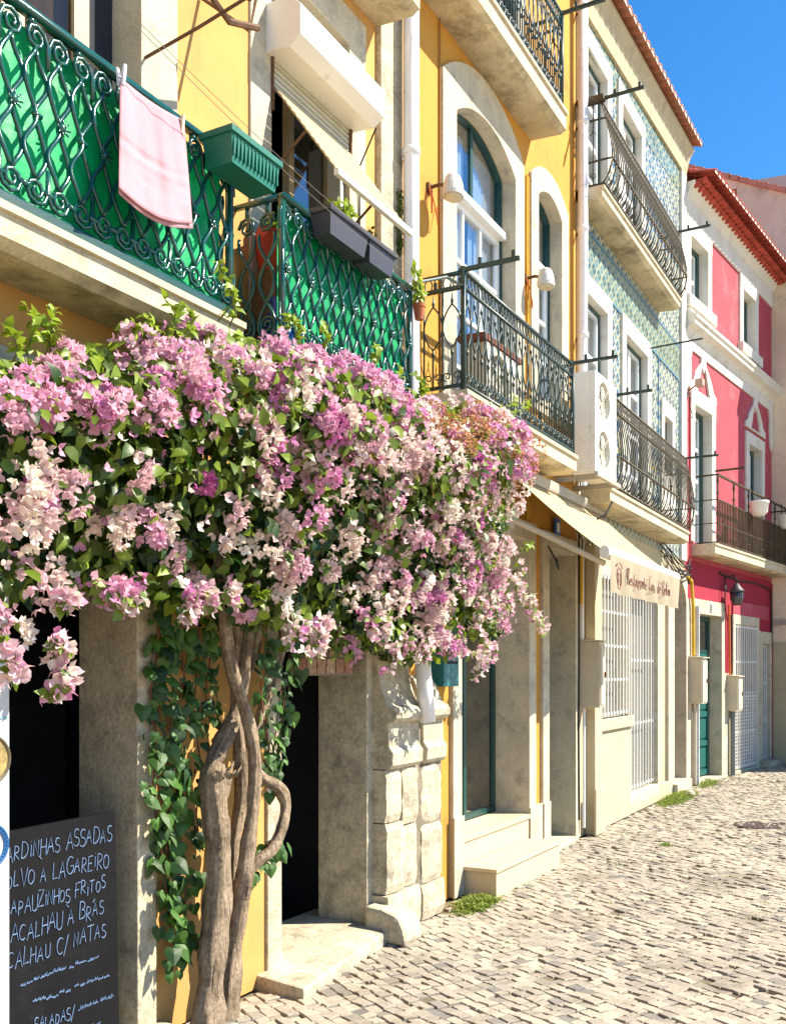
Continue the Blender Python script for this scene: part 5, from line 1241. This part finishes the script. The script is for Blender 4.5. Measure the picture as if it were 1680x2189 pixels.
mb = MB(); mb.tube([(6.67, -.012, 6.9), (6.67, -.012, 5.3), (6.68, -.012, 4.2), (6.69, -.012, 3.8)], .007, 5)
solo('wall_cable', 'thin cable running down beside the arched door of the ochre house', 'cable', mb, M('brown_cable', (.30, .14, .03), .7))
mb = MB()
for dx in (0, .02, .05): mb.tube([(8.48 + dx, -.012, 6.3), (8.47 + dx, -.014, 5.6), (8.50 + dx, -.012, 4.8), (8.49 + dx, -.012, 3.0)], .007, 5)
solo('cable_bundle', 'bundle of ochre painted cables left of the narrow arched window', 'cable', mb, yellowpipe)
# air conditioners
def aircon(label, fr, x0, x1, y0, y1, z0, z1, fans, m=whitemet, dark_=False):
    t = thing('air_conditioner', label, 'air conditioner', ((x0 + x1) / 2, (y0 + y1) / 2, z0))
    cs = []; h = (z1 - z0); r = min(x1 - x0, h / fans) * .40
    for k in range(fans): cs.append(((x0 + x1) / 2 - (x1 - x0) * .08, z0 + h * (k + .5) / fans))
    mb = MB(); mb.plate(rect(x0, x1, z0, z1), [[(c[0] + r * math.cos(-q * math.pi / 14), c[1] + r * math.sin(-q * math.pi / 14)) for q in range(28)] for c in cs], y0, y0 + .05)
    mb.box(x0 + .001, x1 - .001, y0 + .051, y1, z0, z1); part('casing', mb, m, t, bevel=.008)
    for c in cs:
        mb = MB(); mb.plate([(c[0] + r * .995 * math.cos(-q * math.pi / 14), c[1] + r * .995 * math.sin(-q * math.pi / 14)) for q in range(28)], [], y0 + .046, y0 + .0505)
        part('fan_recess', mb, M('fan_dark', (.40, .38, .28), .6), t)
        mb = MB()
        for q in range(3):
            a = q * 2.094 + .5; mb.plate([(c[0] + math.cos(a) * r * .15, c[1] + math.sin(a) * r * .15), (c[0] + math.cos(a + .25) * r * .92, c[1] + math.sin(a + .25) * r * .92), (c[0] + math.cos(a + 1.1) * r * .9, c[1] + math.sin(a + 1.1) * r * .9), (c[0] + math.cos(a + 1.3) * r * .15, c[1] + math.sin(a + 1.3) * r * .15)], [], y0 + .028 + q * .003, y0 + .033 + q * .003)
        part('fan', mb, M('fan_blade', (.58, .57, .5), .5), t)
        mb = MB(); nr = 4
        for k in range(1, nr + 1):
            rr = r * k / nr; mb.tube([(c[0] + rr * math.cos(q * math.pi / 14), y0 + .012, c[1] + rr * math.sin(q * math.pi / 14)) for q in range(29)], .0022, 4, cap=False)
        for q in range(8): mb.tube([(c[0], y0 + .014, c[1]), (c[0] + r * math.cos(q * math.pi / 4), y0 + .008, c[1] + r * math.sin(q * math.pi / 4))], .0022, 4)
        part('fan_guard', mb, M('fan_wire', (.45, .43, .35), .5), t)
    return t
ta_ = aircon('large white air conditioner with two stacked fans hung between the two middle balconies', F1, 9.25, 9.96, -.42, -.18, 3.69, 4.66, 2)
mb = MB(); mb.box(9.30, 9.34, -.44, .0, 3.62, 3.668); mb.box(9.84, 9.88, -.44, .0, 3.62, 3.668); mb.box(9.2, 10.0, -.46, -.42, 3.63, 3.67); part('bracket', mb, M('bracket_metal', (.35, .33, .28), .6), ta_)
mb = MB(); mb.box(9.27, 9.94, -.41, -.19, 3.67, 3.689); part('drip_tray', mb, whitemet, ta_)
aircon('white air conditioner standing on the floor of the black iron balcony behind the bars', F1, 6.98, 7.62, -.26, -.06, 3.80, 4.30, 1, M('aged_white', (.62, .58, .48), .5, .08))
mb = MB(); mb.box(6.92, 7.7, -.27, -.04, 4.303, 4.35); solo('wooden_board', 'brown board lying on the air conditioner behind the black bars', 'board', mb, M('brown_board', (.14, .05, .03), .7, .2, 6))
# awning
aw = thing('awning', 'cream cloth restaurant awning opened on two arms over the white grilles', 'awning', (9.2, -.45, 2.6))
ax0, ax1, ap, az0, az1 = 7.95, 10.5, .90, 3.48, 2.74
mb = MB(); n = 24; g = []
for th in (0, .006):
    g.append([[mb.P((ax0 + (ax1 - ax0) * i / n, -.06 - (ap - .06) * j / 8, az0 + (az1 - az0) * j / 8 - .025 * math.sin(math.pi * j / 8) - .006 * math.sin(i * 1.9) * math.sin(math.pi * j / 8) - th)) for i in range(n + 1)] for j in range(9)])
for a in g:
    for j in range(8):
        for i in range(n): mb.face((a[j][i], a[j][i + 1], a[j + 1][i + 1], a[j + 1][i]))
part('canopy', mb, creamcl, aw, smooth=True, clean=False)
mb = MB(); mb.lathe((0, 0, 0), [(.055, ax0 - .02), (.055, ax1 + .02)], 16); mb.v = [(z, -ap - x * .8, az1 - .005 + y) for x, y, z in mb.v]; part('front_bar', mb, whitemet, aw, smooth=False, bevel=.004)
mb = MB(); mb.box(ax0 - .05, ax1 + .05, -.12, -.001, az0 - .03, az0 + .08); part('cassette', mb, M('awning_case', (.36, .33, .27), .5), aw, bevel=.02)
for x in (ax0 + .08, ax1 - .12):
    mb = MB(); mb.tube([(x, -.04, 3.15), (x, -.04, 3.08), (x + .02, -.30, 2.95), (x + .01, -ap + .03, az1 - .09)], .026, 8); mb.box(x - .04, x + .04, -.06, -.038, 3.0, 3.2); part('arm', mb, M('arm_paint', (.60, .54, .42), .5), aw)
VZ0 = 2.40; mb = MB(); n = 60
va = [[mb.P((ax0 + (ax1 - ax0) * i / n, -ap - .046 - .006 * math.sin(i * .6) * j, az1 - .02 - (az1 - .02 - VZ0) * j / 4 )) for i in range(n + 1)] for j in range(5)]
for j in range(4):
    for i in range(n): mb.face((va[j][i], va[j][i + 1], va[j + 1][i + 1], va[j + 1][i]))
vl = part('valance', mb, M('valance_cloth', (.42, .35, .25), .9, .05, 4, .04, 150, .2, 150, trans=.25), aw, smooth=True, clean=False)
# ------------------------------------------------ writing: letters drawn as strokes
arcs = lambda cx, cy, rx, ry, a, b, n=10: [(cx + rx * math.cos(R(a + (b - a) * k / n)), cy + ry * math.sin(R(a + (b - a) * k / n))) for k in range(n + 1)]
UP = {'A': [[(0, 0), (.45, 1), (.9, 0)], [(.18, .38), (.75, .40)]], 'B': [[(0, 0), (.05, 1)], [(.05, 1)] + arcs(.3, .75, .4, .25, 90, -90) + arcs(.35, .25, .45, .26, 90, -90) + [(0, 0)]], 'C': [arcs(.5, .5, .5, .5, 50, 310)], 'D': [[(0, 0), (.05, 1)], [(.05, 1)] + arcs(.2, .5, .65, .5, 90, -90) + [(0, 0)]],
      'E': [[(.7, 1), (.05, .97), (0, 0), (.7, .03)], [(.02, .5), (.55, .53)]], 'F': [[(.8, 1), (.05, .97), (0, 0)], [(-.1, .5), (.55, .53)]], 'G': [arcs(.5, .5, .5, .5, 50, 330) + [(.9, .45), (.5, .45)]], 'H': [[(0, 0), (.05, 1)], [(.75, 0), (.72, 1)], [(.02, .5), (.74, .52)]], 'I': [[(.2, 0), (.22, .75)], [(.2, .95), (.24, .97)]],
      'L': [[(.05, 1), (0, 0), (.65, .04)]], 'N': [[(0, 0), (.05, 1), (.7, 0), (.75, 1)]], 'O': [arcs(.4, .4, .4, .42, 90, 450)], 'P': [[(0, -.05), (.05, 1)], [(.05, 1)] + arcs(.25, .72, .45, .28, 90, -90) + [(.03, .44)]], 'R': [[(0, 0), (.05, 1)], [(.05, 1)] + arcs(.25, .75, .42, .25, 90, -90) + [(.03, .5), (.75, 0)]],
      'S': [arcs(.38, .75, .34, .25, 40, 260) + arcs(.36, .25, .38, .26, 80, -150)], 'T': [[(.4, 0), (.42, 1)], [(-.05, .97), (.9, 1)]], 'U': [[(0, 1), (.05, .25)] + arcs(.38, .25, .33, .25, 180, 360) + [(.74, 1)]], 'V': [[(0, 1), (.4, 0), (.8, 1)]], 'Z': [[(.0, 1), (.75, 1), (0, 0), (.8, .02)]], '/': [[(.0, -.15), (.55, 1.1)]], '`': [[(-.1, 1.35), (.25, 1.15)]], "'": [[(.2, 1.15), (.45, 1.35)]],
      '~': [[(k / 4, .35 + .3 * math.sin(k * 2.4)) for k in range(12)]], '1': [[(.1, .75), (.4, 1), (.4, 0)]]}
LO = {'R': [[(.0, .6), (.1, 1.25), (.25, -.05), (.3, 1.3)] , [(.1, 1.3)] + arcs(.4, 1.05, .35, .27, 90, -90, 8) + [(.35, .78), (.85, 0)]], 'C': [arcs(.45, .65, .42, .65, 60, 320)], 'B': [[(.05, 0), (.15, 1.3)], [(0, 1.25)] + arcs(.35, 1.0, .35, .3, 90, -90, 8) + arcs(.4, .35, .42, .36, 90, -120, 8)],
      'e': [[(.02, .3)] + arcs(.3, .3, .27, .3, 0, 320, 10)], 's': [arcs(.25, .42, .2, .16, 60, 250, 6) + arcs(.25, .14, .22, .16, 70, -160, 6)], 't': [[(.2, 1.0), (.15, .1), (.3, 0), (.42, .1)], [(-.02, .62), (.4, .66)]], 'a': [arcs(.27, .3, .26, .3, 40, 360, 10), [(.53, .6), (.5, .1), (.62, 0)]], 'u': [[(.02, .6), (.05, .15), (.25, 0), (.45, .2), (.5, .6)], [(.5, .6), (.48, .05), (.6, 0)]],
      'r': [[(.05, .6), (.08, 0)], [(.08, .4), (.25, .6), (.42, .55)]], 'n': [[(.03, .6), (.05, 0)], [(.05, .4), (.25, .6), (.42, .5), (.45, 0)]], 'i': [[(.1, .6), (.12, 0), (.22, .03)], [(.12, .85), (.14, .88)]], 'd': [arcs(.27, .3, .26, .3, 40, 360, 10), [(.55, 1.2), (.5, .05), (.62, 0)]], 'l': [[(.05, .2), (.3, 1.1), (.15, 1.25), (.1, .1), (.3, 0)]], 'm': [[(.03, .6), (.05, 0)], [(.05, .4), (.2, .6), (.33, .5), (.35, 0)], [(.35, .4), (.5, .6), (.66, .5), (.68, 0)]], 'E': [[(.02, .3)] + arcs(.3, .3, .27, .3, 0, 320, 10), [(.2, .8), (.45, 1.0)]]}
def write(mb, text, x, z, h, m, font=UP, r=.004, w=.72, gap=.22, jitter=.05, shear=0.0, adv=None):
    for ch in text:
        if ch == ' ': x += h * .55; continue
        gl = font.get(ch)
        if ch == '~':                              # smudged, unreadable scribble
            n_ = 16; gl = [[(q / 15 * 1.3 + random.uniform(-.05, .05), .3 + .42 * random.random() * (1 if q % 2 else .3)) for q in range(n_)]]
        if gl is None: continue
        mx = max([q[0] for s_ in gl for q in s_] + [.3]); k = h * random.uniform(1 - jitter, 1 + jitter); oz = random.uniform(-jitter, jitter) * h
        if ch in "`'":
            for s_ in gl: mb.tube([m(x + q[0] * k * w, z + oz + q[1] * k) for q in s_], r, 5)
            continue
        for s_ in gl: mb.tube([m(x + (q[0] + q[1] * shear) * k * w, z + oz + q[1] * k) for q in s_], r, 5)
        x += (mx + gap) * h * w
    return x
# text on the valance
random.seed(2)
mm = lambda x, z: (x, -ap - .062, z)
ink = M('red_brown_ink', (.22, .09, .07), .8); xe = ax0 + .36
for wd in ('Restaurante', 'Cais', 'de', 'BelEm'):
    mb = MB(); xe = write(mb, wd, xe + .07, VZ0 + .10, .105, mm, LO, .0032, .86, .14, .03, .22); part('lettering', mb, ink, vl)
mb = MB()
for s_ in (arcs(ax0 + .2, VZ0 + .13, .07, .09, 0, 360, 14), arcs(ax0 + .2, VZ0 + .21, .09, .05, 10, 170, 8), [(ax0 + .16, VZ0 + .17), (ax0 + .24, VZ0 + .17)], [(ax0 + .17, VZ0 + .07), (ax0 + .17, VZ0 + .17)], [(ax0 + .23, VZ0 + .07), (ax0 + .23, VZ0 + .17)], [(ax0 + .15, VZ0 + .115), (ax0 + .25, VZ0 + .115)]):
    mb.tube([mm(*q) for q in s_], .004, 5)
part('emblem', mb, ink, vl)
# number plates
def plaque(label, fr, x, z, w, h, y, text, c, ink_c):
    t = thing('number_plate', label, 'number plate', (fr[0][0] + fr[1][0] * x - fr[1][1] * y, fr[0][1] + fr[1][1] * x + fr[1][0] * y, z), None)
    mb = MB(fr); mb.box(x, x + w, y - .015, y, z, z + h); part('plate', mb, M('plate_enamel', c, .3), t, bevel=.003)
    mb = MB(fr); write(mb, text, x + w * .2, z + h * .18, h * .6, lambda a, b: (a, y - .018, b), UP, .009, .6, .3, 0); part('digits', mb, M('plate_digits', ink_c, .5), t)
q = at(1176, 1125); plaque('small blue enamel house number on the wall under the awning', F1, q[0], q[1] - .08, .15, .16, -.038, '11', (.02, .12, .42), (.8, .8, .8))
plaque('white house number plate above the green street door', F2, 1.06, 2.70, .12, .13, -.035, 'E', (.6, .6, .58), (.05, .05, .06))
# blackboard menu
bd = thing('menu_board', 'black menu board chalked with fish dishes in the dark doorway at the left edge', 'menu board', (2.85, -.05, 0))
bx0, bx1, bz0, bz1 = 2.36, 3.315, .03, 1.10
lean = lambda z: -.035 + .03 * (z / 1.1)
mb = MB(); i = [mb.P(p) for p in ((bx0, lean(bz0), bz0), (bx1, lean(bz0), bz0), (bx1, lean(bz1), bz1 + .012), (bx0, lean(bz1), bz1), (bx0, lean(bz0) + .02, bz0), (bx1, lean(bz0) + .02, bz0), (bx1, lean(bz1) + .02, bz1 + .012), (bx0, lean(bz1) + .02, bz1))]
for q in ((0, 1, 2, 3), (7, 6, 5, 4), (0, 4, 5, 1), (1, 5, 6, 2), (2, 6, 7, 3), (3, 7, 4, 0)): mb.face([i[k] for k in q])
part('board', mb, M('blackboard', (.006, .006, .007), .6, .25, 4, .1, 60, .1, 60, stain=(.012, .012, .014), st=.3, ss=3, spec=.15), bd)
random.seed(6); mb = MB(); mm = lambda x, z: (x, lean(z) - .003, z)
def line(text, y0, h, x_end, slope=.02):
    words = text.split(' ')
    def run(mb, x):
        for wd in words: x = write(mb, wd, x, y0 + slope * (x - bx0), h, mm, UP, .0022, .57, .22, .16, .14) + h * .38
        return x
    st_ = random.getstate(); x = run(MB(), 0) - h * .38; random.setstate(st_); mb = MB(); run(mb, x_end - x); return mb
lines = [('SARDINHAS ASSADAS', .975, .066), ("POLVO `A LAGAREIRO", .865, .066), ('CARAPAUZINHOS FRITOS', .76, .058), ("BACALHAU `A BR'AS", .65, .066), ('BACALHAU C/ NATAS', .545, .066), ('~~~~~~~ ~~~~~', .455, .04), ('~~~~~~ ~~~~~~', .36, .04), ('SALADAS/ ~~~~~', .255, .048), ('~~~~~ ~~~~', .16, .04)]
chalk = M('chalk', (.13, .20, .33), .9, .35, 40)
for (tx, z, h), e in zip(lines, (3.295, 3.27, 3.25, 3.24, 3.25, 3.2, 3.26, 3.28, 3.2)): part('chalk_line', line(tx, z, h, e), chalk, bd)
# white sign board at the very edge
sgx = at(14, 1500, -.26)[0]
sg = thing('sign_board', 'white sign board with a food picture and blue emblem at the left edge', 'sign', (sgx - .4, -.26, 0))
mb = MB(); mb.box(sgx - .8, sgx, -.28, -.24, .05, 2.28); part('panel', mb, M('sign_white', (.50, .52, .55), .4, .03), sg, bevel=.006)
c = at(-22, 1625, -.285); mb = MB(); mb.lathe((0, 0, 0), [(.001, 0), (.085, 0), (.085, .004), (.001, .004)], 24); mb.v = [(c[0] + x, -.281 - z, c[1] + y) for x, y, z in mb.v]; part('food_picture', mb, M('food_yellow', (.28, .21, .08), .6, .4, 30, .3, 90), sg)
mb = MB(); mb.tube([(c[0] + .088 * math.cos(k * math.pi / 16), -.284, c[1] + .088 * math.sin(k * math.pi / 16)) for k in range(33)], .007, 6, cap=False); part('plate_rim', mb, M('rim_dark', (.10, .08, .05), .5), sg)
c = at(-20, 1810, -.285); mb = MB()
for rr, w_ in ((.078, .006), (.066, .004)): mb.tube([(c[0] + rr * math.cos(k * math.pi / 16), -.283, c[1] + rr * math.sin(k * math.pi / 16)) for k in range(33)], w_, 6, cap=False)
for k in range(30): mb.box(c[0] + .072 * math.cos(k * .2094) - .003, c[0] + .072 * math.cos(k * .2094) + .003, -.287, -.281, c[1] + .072 * math.sin(k * .2094) - .003, c[1] + .072 * math.sin(k * .2094) + .003)
part('emblem', mb, M('emblem_blue', (.02, .10, .26), .5), sg)
mb = MB()
z = at(5, 1535, -.285)[1]; mb.box(sgx - .5, sgx - .01, -.284, -.2805, z - .003, z + .003); part('rule', mb, M('sign_rule', (.15, .35, .38), .5), sg)
# tile panel hanging over the second doorway
tp = thing('tile_panel', 'hanging panel of reddish brown old tiles over the dark doorway behind the trunk', 'tile panel', (5.05, -.06, 1.72))
q0 = at(632, 1452, -.06); q1 = at(750, 1452, -.06); mb = MB(); mb.box(q0[0], q1[0] + .02, -.06, -.03, q0[1] + .02, 2.2); part('backing', mb, M('panel_grout', (.20, .17, .13), .9), tp)
random.seed(14); mb = MB(); n = 6; ww = (q1[0] + .01 - q0[0]) / n
for r_ in range(5):
    for k in range(n):
        a = q0[0] + .006 + k * ww; b = q0[1] + .027 + r_ * ww * 1.03; mb.rnd = random.random(); mb.box(a + .006, a + ww - .006, -.068, -.0605, b + .006, b + ww - .006)
part('tile_face', mb, M('old_brown_tile', (1, 1, 1), .5, .4, 30, .3, 60, .2, 60, rnd=[(.22, .06, .03), (.30, .11, .05), (.34, .19, .10), (.12, .09, .08), (.36, .24, .15)], spec=.3), tp, bevel=.004)
# mailbox
q = at(932, 1468, -.06); t = thing('mail_box', 'small teal letter box on the ochre wall above the steps', 'letter box', (q[0] + .1, -.06, q[1]))
mb = MB(); mb.prism([(-.001, q[1]), (-.11, q[1]), (-.11, q[1] + .22), (-.03, q[1] + .29), (-.001, q[1] + .29)], 6.54, 6.80); part('box', mb, M('teal_paint', (.015, .15, .17), .4, .15, 5), t, bevel=.006)
mb = MB(); mb.box(6.57, 6.77, -.114, -.111, q[1] + .17, q[1] + .19); part('slot', mb, dark, t)
# meter cabinets
def cabinet(label, fr, x0, x1, d, z0, z1):
    O, u = fr; xm = (x0 + x1) / 2
    t = thing('meter_cabinet', label, 'meter cabinet', (O[0] + u[0] * xm + u[1] * d / 2, O[1] + u[1] * xm - u[0] * d / 2, z0), 'grey meter cabinets on the street wall')
    mb = MB(fr); mb.box(x0, x1, -d, -.001, z0, z1); part('cabinet', mb, grey, t, bevel=.008)
    mb = MB(fr); mb.box(x0 + .015, x1 - .015, -d - .012, -d - .001, z0 + .03, z1 - .04); part('door', mb, grey, t, bevel=.004)
    mb = MB(fr); mb.prism([(-.001, z1 + .001), (-d - .035, z1 + .001), (-d - .035, z1 + .012), (-.001, z1 + .035)], x0 - .02, x1 + .02); part('lid', mb, grey, t)
    mb = MB(fr); mb.box(x1 - .06, x1 - .04, -d - .03, -d - .013, (z0 + z1) / 2 - .03, (z0 + z1) / 2 + .03); part('lock', mb, rust, t)
cabinet('meter cabinet on the pale pilaster left of the white window grille', F1, 9.99, 10.17, .24, 1.37, 2.06)
cabinet('meter cabinet on the seam wall left of the green street door', F2, .12, .36, .22, 1.26, 1.95)
cabinet('smaller meter cabinet between the green door and the white grille', F2, 1.97, 2.22, .20, 1.09, 1.66)
# pipes and cables of the ground floors
def tubes(name, label, cat, fr, lst, m, group=None):
    mb = MB(fr)
    for pts, r in lst: mb.tube(pts, r, 7)
    return solo(name, label, cat, mb, m, group=group)
tubes('gas_pipe', 'yellow gas pipe on the ochre house corner under the awning', 'pipe', F1, [([(9.93, -.06, 3.0), (9.93, -.06, 2.45)], .022)], yellowpipe)
tubes('conduit', 'pale conduit entering the top of the meter cabinet by the window grille', 'pipe', F1, [([(9.99, -.05, 3.1), (9.99, -.05, 2.09)], .018)], whitepipe)
tubes('conduit', 'pale conduit leaving the bottom of the meter cabinet by the window grille', 'pipe', F1, [([(10.05, -.05, 1.36), (10.05, -.05, .1)], .016)], whitepipe)
tubes('wall_cable', 'black cable stapled beside the brown doorway of the ochre house', 'cable', F1, [([(9.90, -.045, 3.2), (9.905, -.045, 1.9), (9.89, -.045, 1.2), (9.91, -.045, .2)], .009)], cable)
tubes('gas_pipe', 'bent yellow pipe at the seam between the tiled and pink houses', 'pipe', F2, [([(-.15, -.06, 3.2), (.12, -.06, 3.12), (.14, -.06, 3.0), (.2, -.06, 2.75), (.21, -.06, 1.99)], .026)], yellowpipe)
tubes('conduit', 'pale pipe below the meter cabinet left of the green door', 'pipe', F2, [([(.27, -.06, 1.25), (.27, -.06, .02)], .026)], M('pipe_beige', (.55, .48, .36), .6))
tubes('conduit', 'grey pipe rising beside the green street door', 'pipe', F2, [([(.36, -.07, 2.75), (.36, -.07, .0)], .034)], M('pipe_grey', (.5, .51, .5), .5))
tubes('conduit', 'orange conduit feeding the smaller meter cabinet', 'pipe', F2, [([(2.02, -.04, 2.86), (2.0, -.05, 2.6), (2.02, -.05, 2.3), (2.04, -.05, 1.68)], .018)], orangepipe)
tubes('conduit', 'thin dark conduit right beside the orange one on the red wall', 'pipe', F2, [([(2.10, -.05, 2.7), (2.13, -.05, 2.45), (2.13, -.05, 1.68)], .016)], cable)
tubes('conduit', 'dark grey pipe standing below the smaller meter cabinet', 'pipe', F2, [([(2.10, -.08, 1.08), (2.10, -.08, 0)], .045)], M('pipe_dark', (.17, .19, .18), .5))
random.seed(31); L_ = []
for k in range(9):
    z = 3.24 + random.uniform(-.10, .12); y = -.06 - random.random() * .08
    L_.append(([(13.7 + random.uniform(-.3, .3), -.03, z + .2), (14.2, y, z - .02 + random.uniform(-.05, .05)), (14.6, y, z - .07 + random.uniform(-.05, .05)), (15.0, y, z), (15.15, -.06, z + random.uniform(-.1, .1))], .008))
tubes('cable_bundle', 'tangle of black cables under the lower pot bellied balcony', 'cable', F1, L_, cable)
tubes('cable_bundle', 'loose dark cables under the air conditioner of the tiled house', 'cable', F1, [([(9.75, -.03, 3.45), (9.9, -.2, 3.3), (10.0, -.3, 3.38), (10.1, -.34, 3.52)], .012), ([(9.7, -.03, 3.3), (9.85, -.1, 3.1), (10.0, -.05, 3.0)], .008), ([(8.95, -.05, 2.95), (8.98, -.12, 2.8), (9.1, -.1, 2.74), (9.2, -.05, 2.85)], .008)], cable)
tubes('wall_cable', 'dark cable along the red wall under the long balcony', 'cable', F2, [([(1.6, -.02, 3.36), (2.6, -.025, 3.30), (3.6, -.02, 3.34), (4.45, -.02, 3.30), (4.62, -.03, 3.25), (4.66, -.03, 2.6), (4.66, -.03, 2.2)], .016)], cable)
tubes('conduit', 'dark red conduit at the left edge of the red ground floor wall', 'pipe', F2, [([(.10, -.04, 5.9), (.11, -.04, 4.6), (.12, -.04, 3.3)], .012)], M('red_conduit', (.40, .04, .05), .6))
# small lamp and lantern of the pink house
q = at(1487, 845, -.0, F2)
def fpt(fr, x, y, z): O, u = fr; return (O[0] + u[0] * x - u[1] * y, O[1] + u[1] * x + u[0] * y, z)
t = thing('wall_lamp', 'small rusty floodlight on the pink wall left of the tall balcony door', 'lamp', fpt(F2, .1, -.03, 6.0))
mb = MB(F2); mb.box(.06, .14, -.03, 0, 5.93, 6.07); mb.tube([(.10, -.03, 6.0), (.13, -.14, 6.08)], .012, 6); part('bracket', mb, M('red_bracket', (.3, .05, .05), .7), t)
mb = MB(F2); mb.box(.08, .22, -.24, -.12, 6.04, 6.16); part('housing', mb, M('pinkish_metal', (.42, .26, .2), .6), t, bevel=.02)
mb = MB(F2); mb.tube([(.1, -.03, 5.9), (.06, -.05, 5.75), (.2, -.06, 5.65), (.24, -.03, 5.6)], .006, 5); part('wire', mb, cable, t)
t = thing('street_lantern', 'dark iron lantern with cables hanging on the red wall under the long balcony', 'lantern', fpt(F2, 1.92, -.15, 2.9))
mb = MB(F2); mb.tube([(1.85, -.02, 3.30), (1.90, -.15, 3.34), (1.92, -.2, 3.25), (1.92, -.2, 3.20)], .014, 6); part('bracket', mb, cable, t)
mb = MB(F2); mb.lathe((1.92, -.2, 2.84), [(.04, 0), (.085, .04), (.105, .12), (.11, .22)], 12); part('glass', mb, M('smoky_glass', (.05, .05, .06), .15, .2, spec=.7), t, smooth=True)
mb = MB(F2); mb.lathe((1.92, -.2, 3.061), [(.12, 0), (.115, .03), (.06, .09), (.03, .14), (.001, .15)], 12); part('cap', mb, M('lamp_iron', (.08, .08, .085), .5), t, smooth=True)
mb = MB(F2)
for k in range(6): a = k * 1.047; mb.tube([(1.92 + .112 * math.cos(a), -.2 + .112 * math.sin(a), 3.06), (1.92 + .10 * math.cos(a), -.2 + .10 * math.sin(a), 2.93), (1.92 + .045 * math.cos(a), -.2 + .045 * math.sin(a), 2.84)], .006, 5)
mb.tube([(1.86, -.03, 3.3), (1.70, -.08, 3.1), (1.68, -.08, 2.9), (1.80, -.05, 2.75), (1.98, -.03, 2.6)], .010, 6); part('cage', mb, cable, t)
# white pots hanging on the pink balcony
for lab, x in (('white hanging pot on the balcony rail in front of the right pink balcony door', 2.26), ('white hanging pot on the long balcony rail close to the right edge', 4.06)):
    t = thing('hanging_pot', lab, 'flower pot', fpt(F2, x, -.46, 4.34), 'white pots on the rail of the pink house')
    mb = MB(F2); mb.lathe((x, -.46, 4.34), [(.09, 0), (.14, .06), (.155, .2), (.165, .205), (.165, .24), (.15, .24), (.14, .2), (.001, .2)], 16); part('pot', mb, whitemet, t, smooth=True)
    mb = MB(F2); mb.tube([(x, -.335, 4.78), (x, -.36, 4.79), (x, -.36, 4.6), (x, -.36, 4.5)], .008, 6); part('hook', mb, cable, t)
    p = fpt(F2, x, -.46, 4.54); bush(t, p[0], p[1], 4.54, .12, .12, .05, 40, .035, .7, seed=int(x * 10))
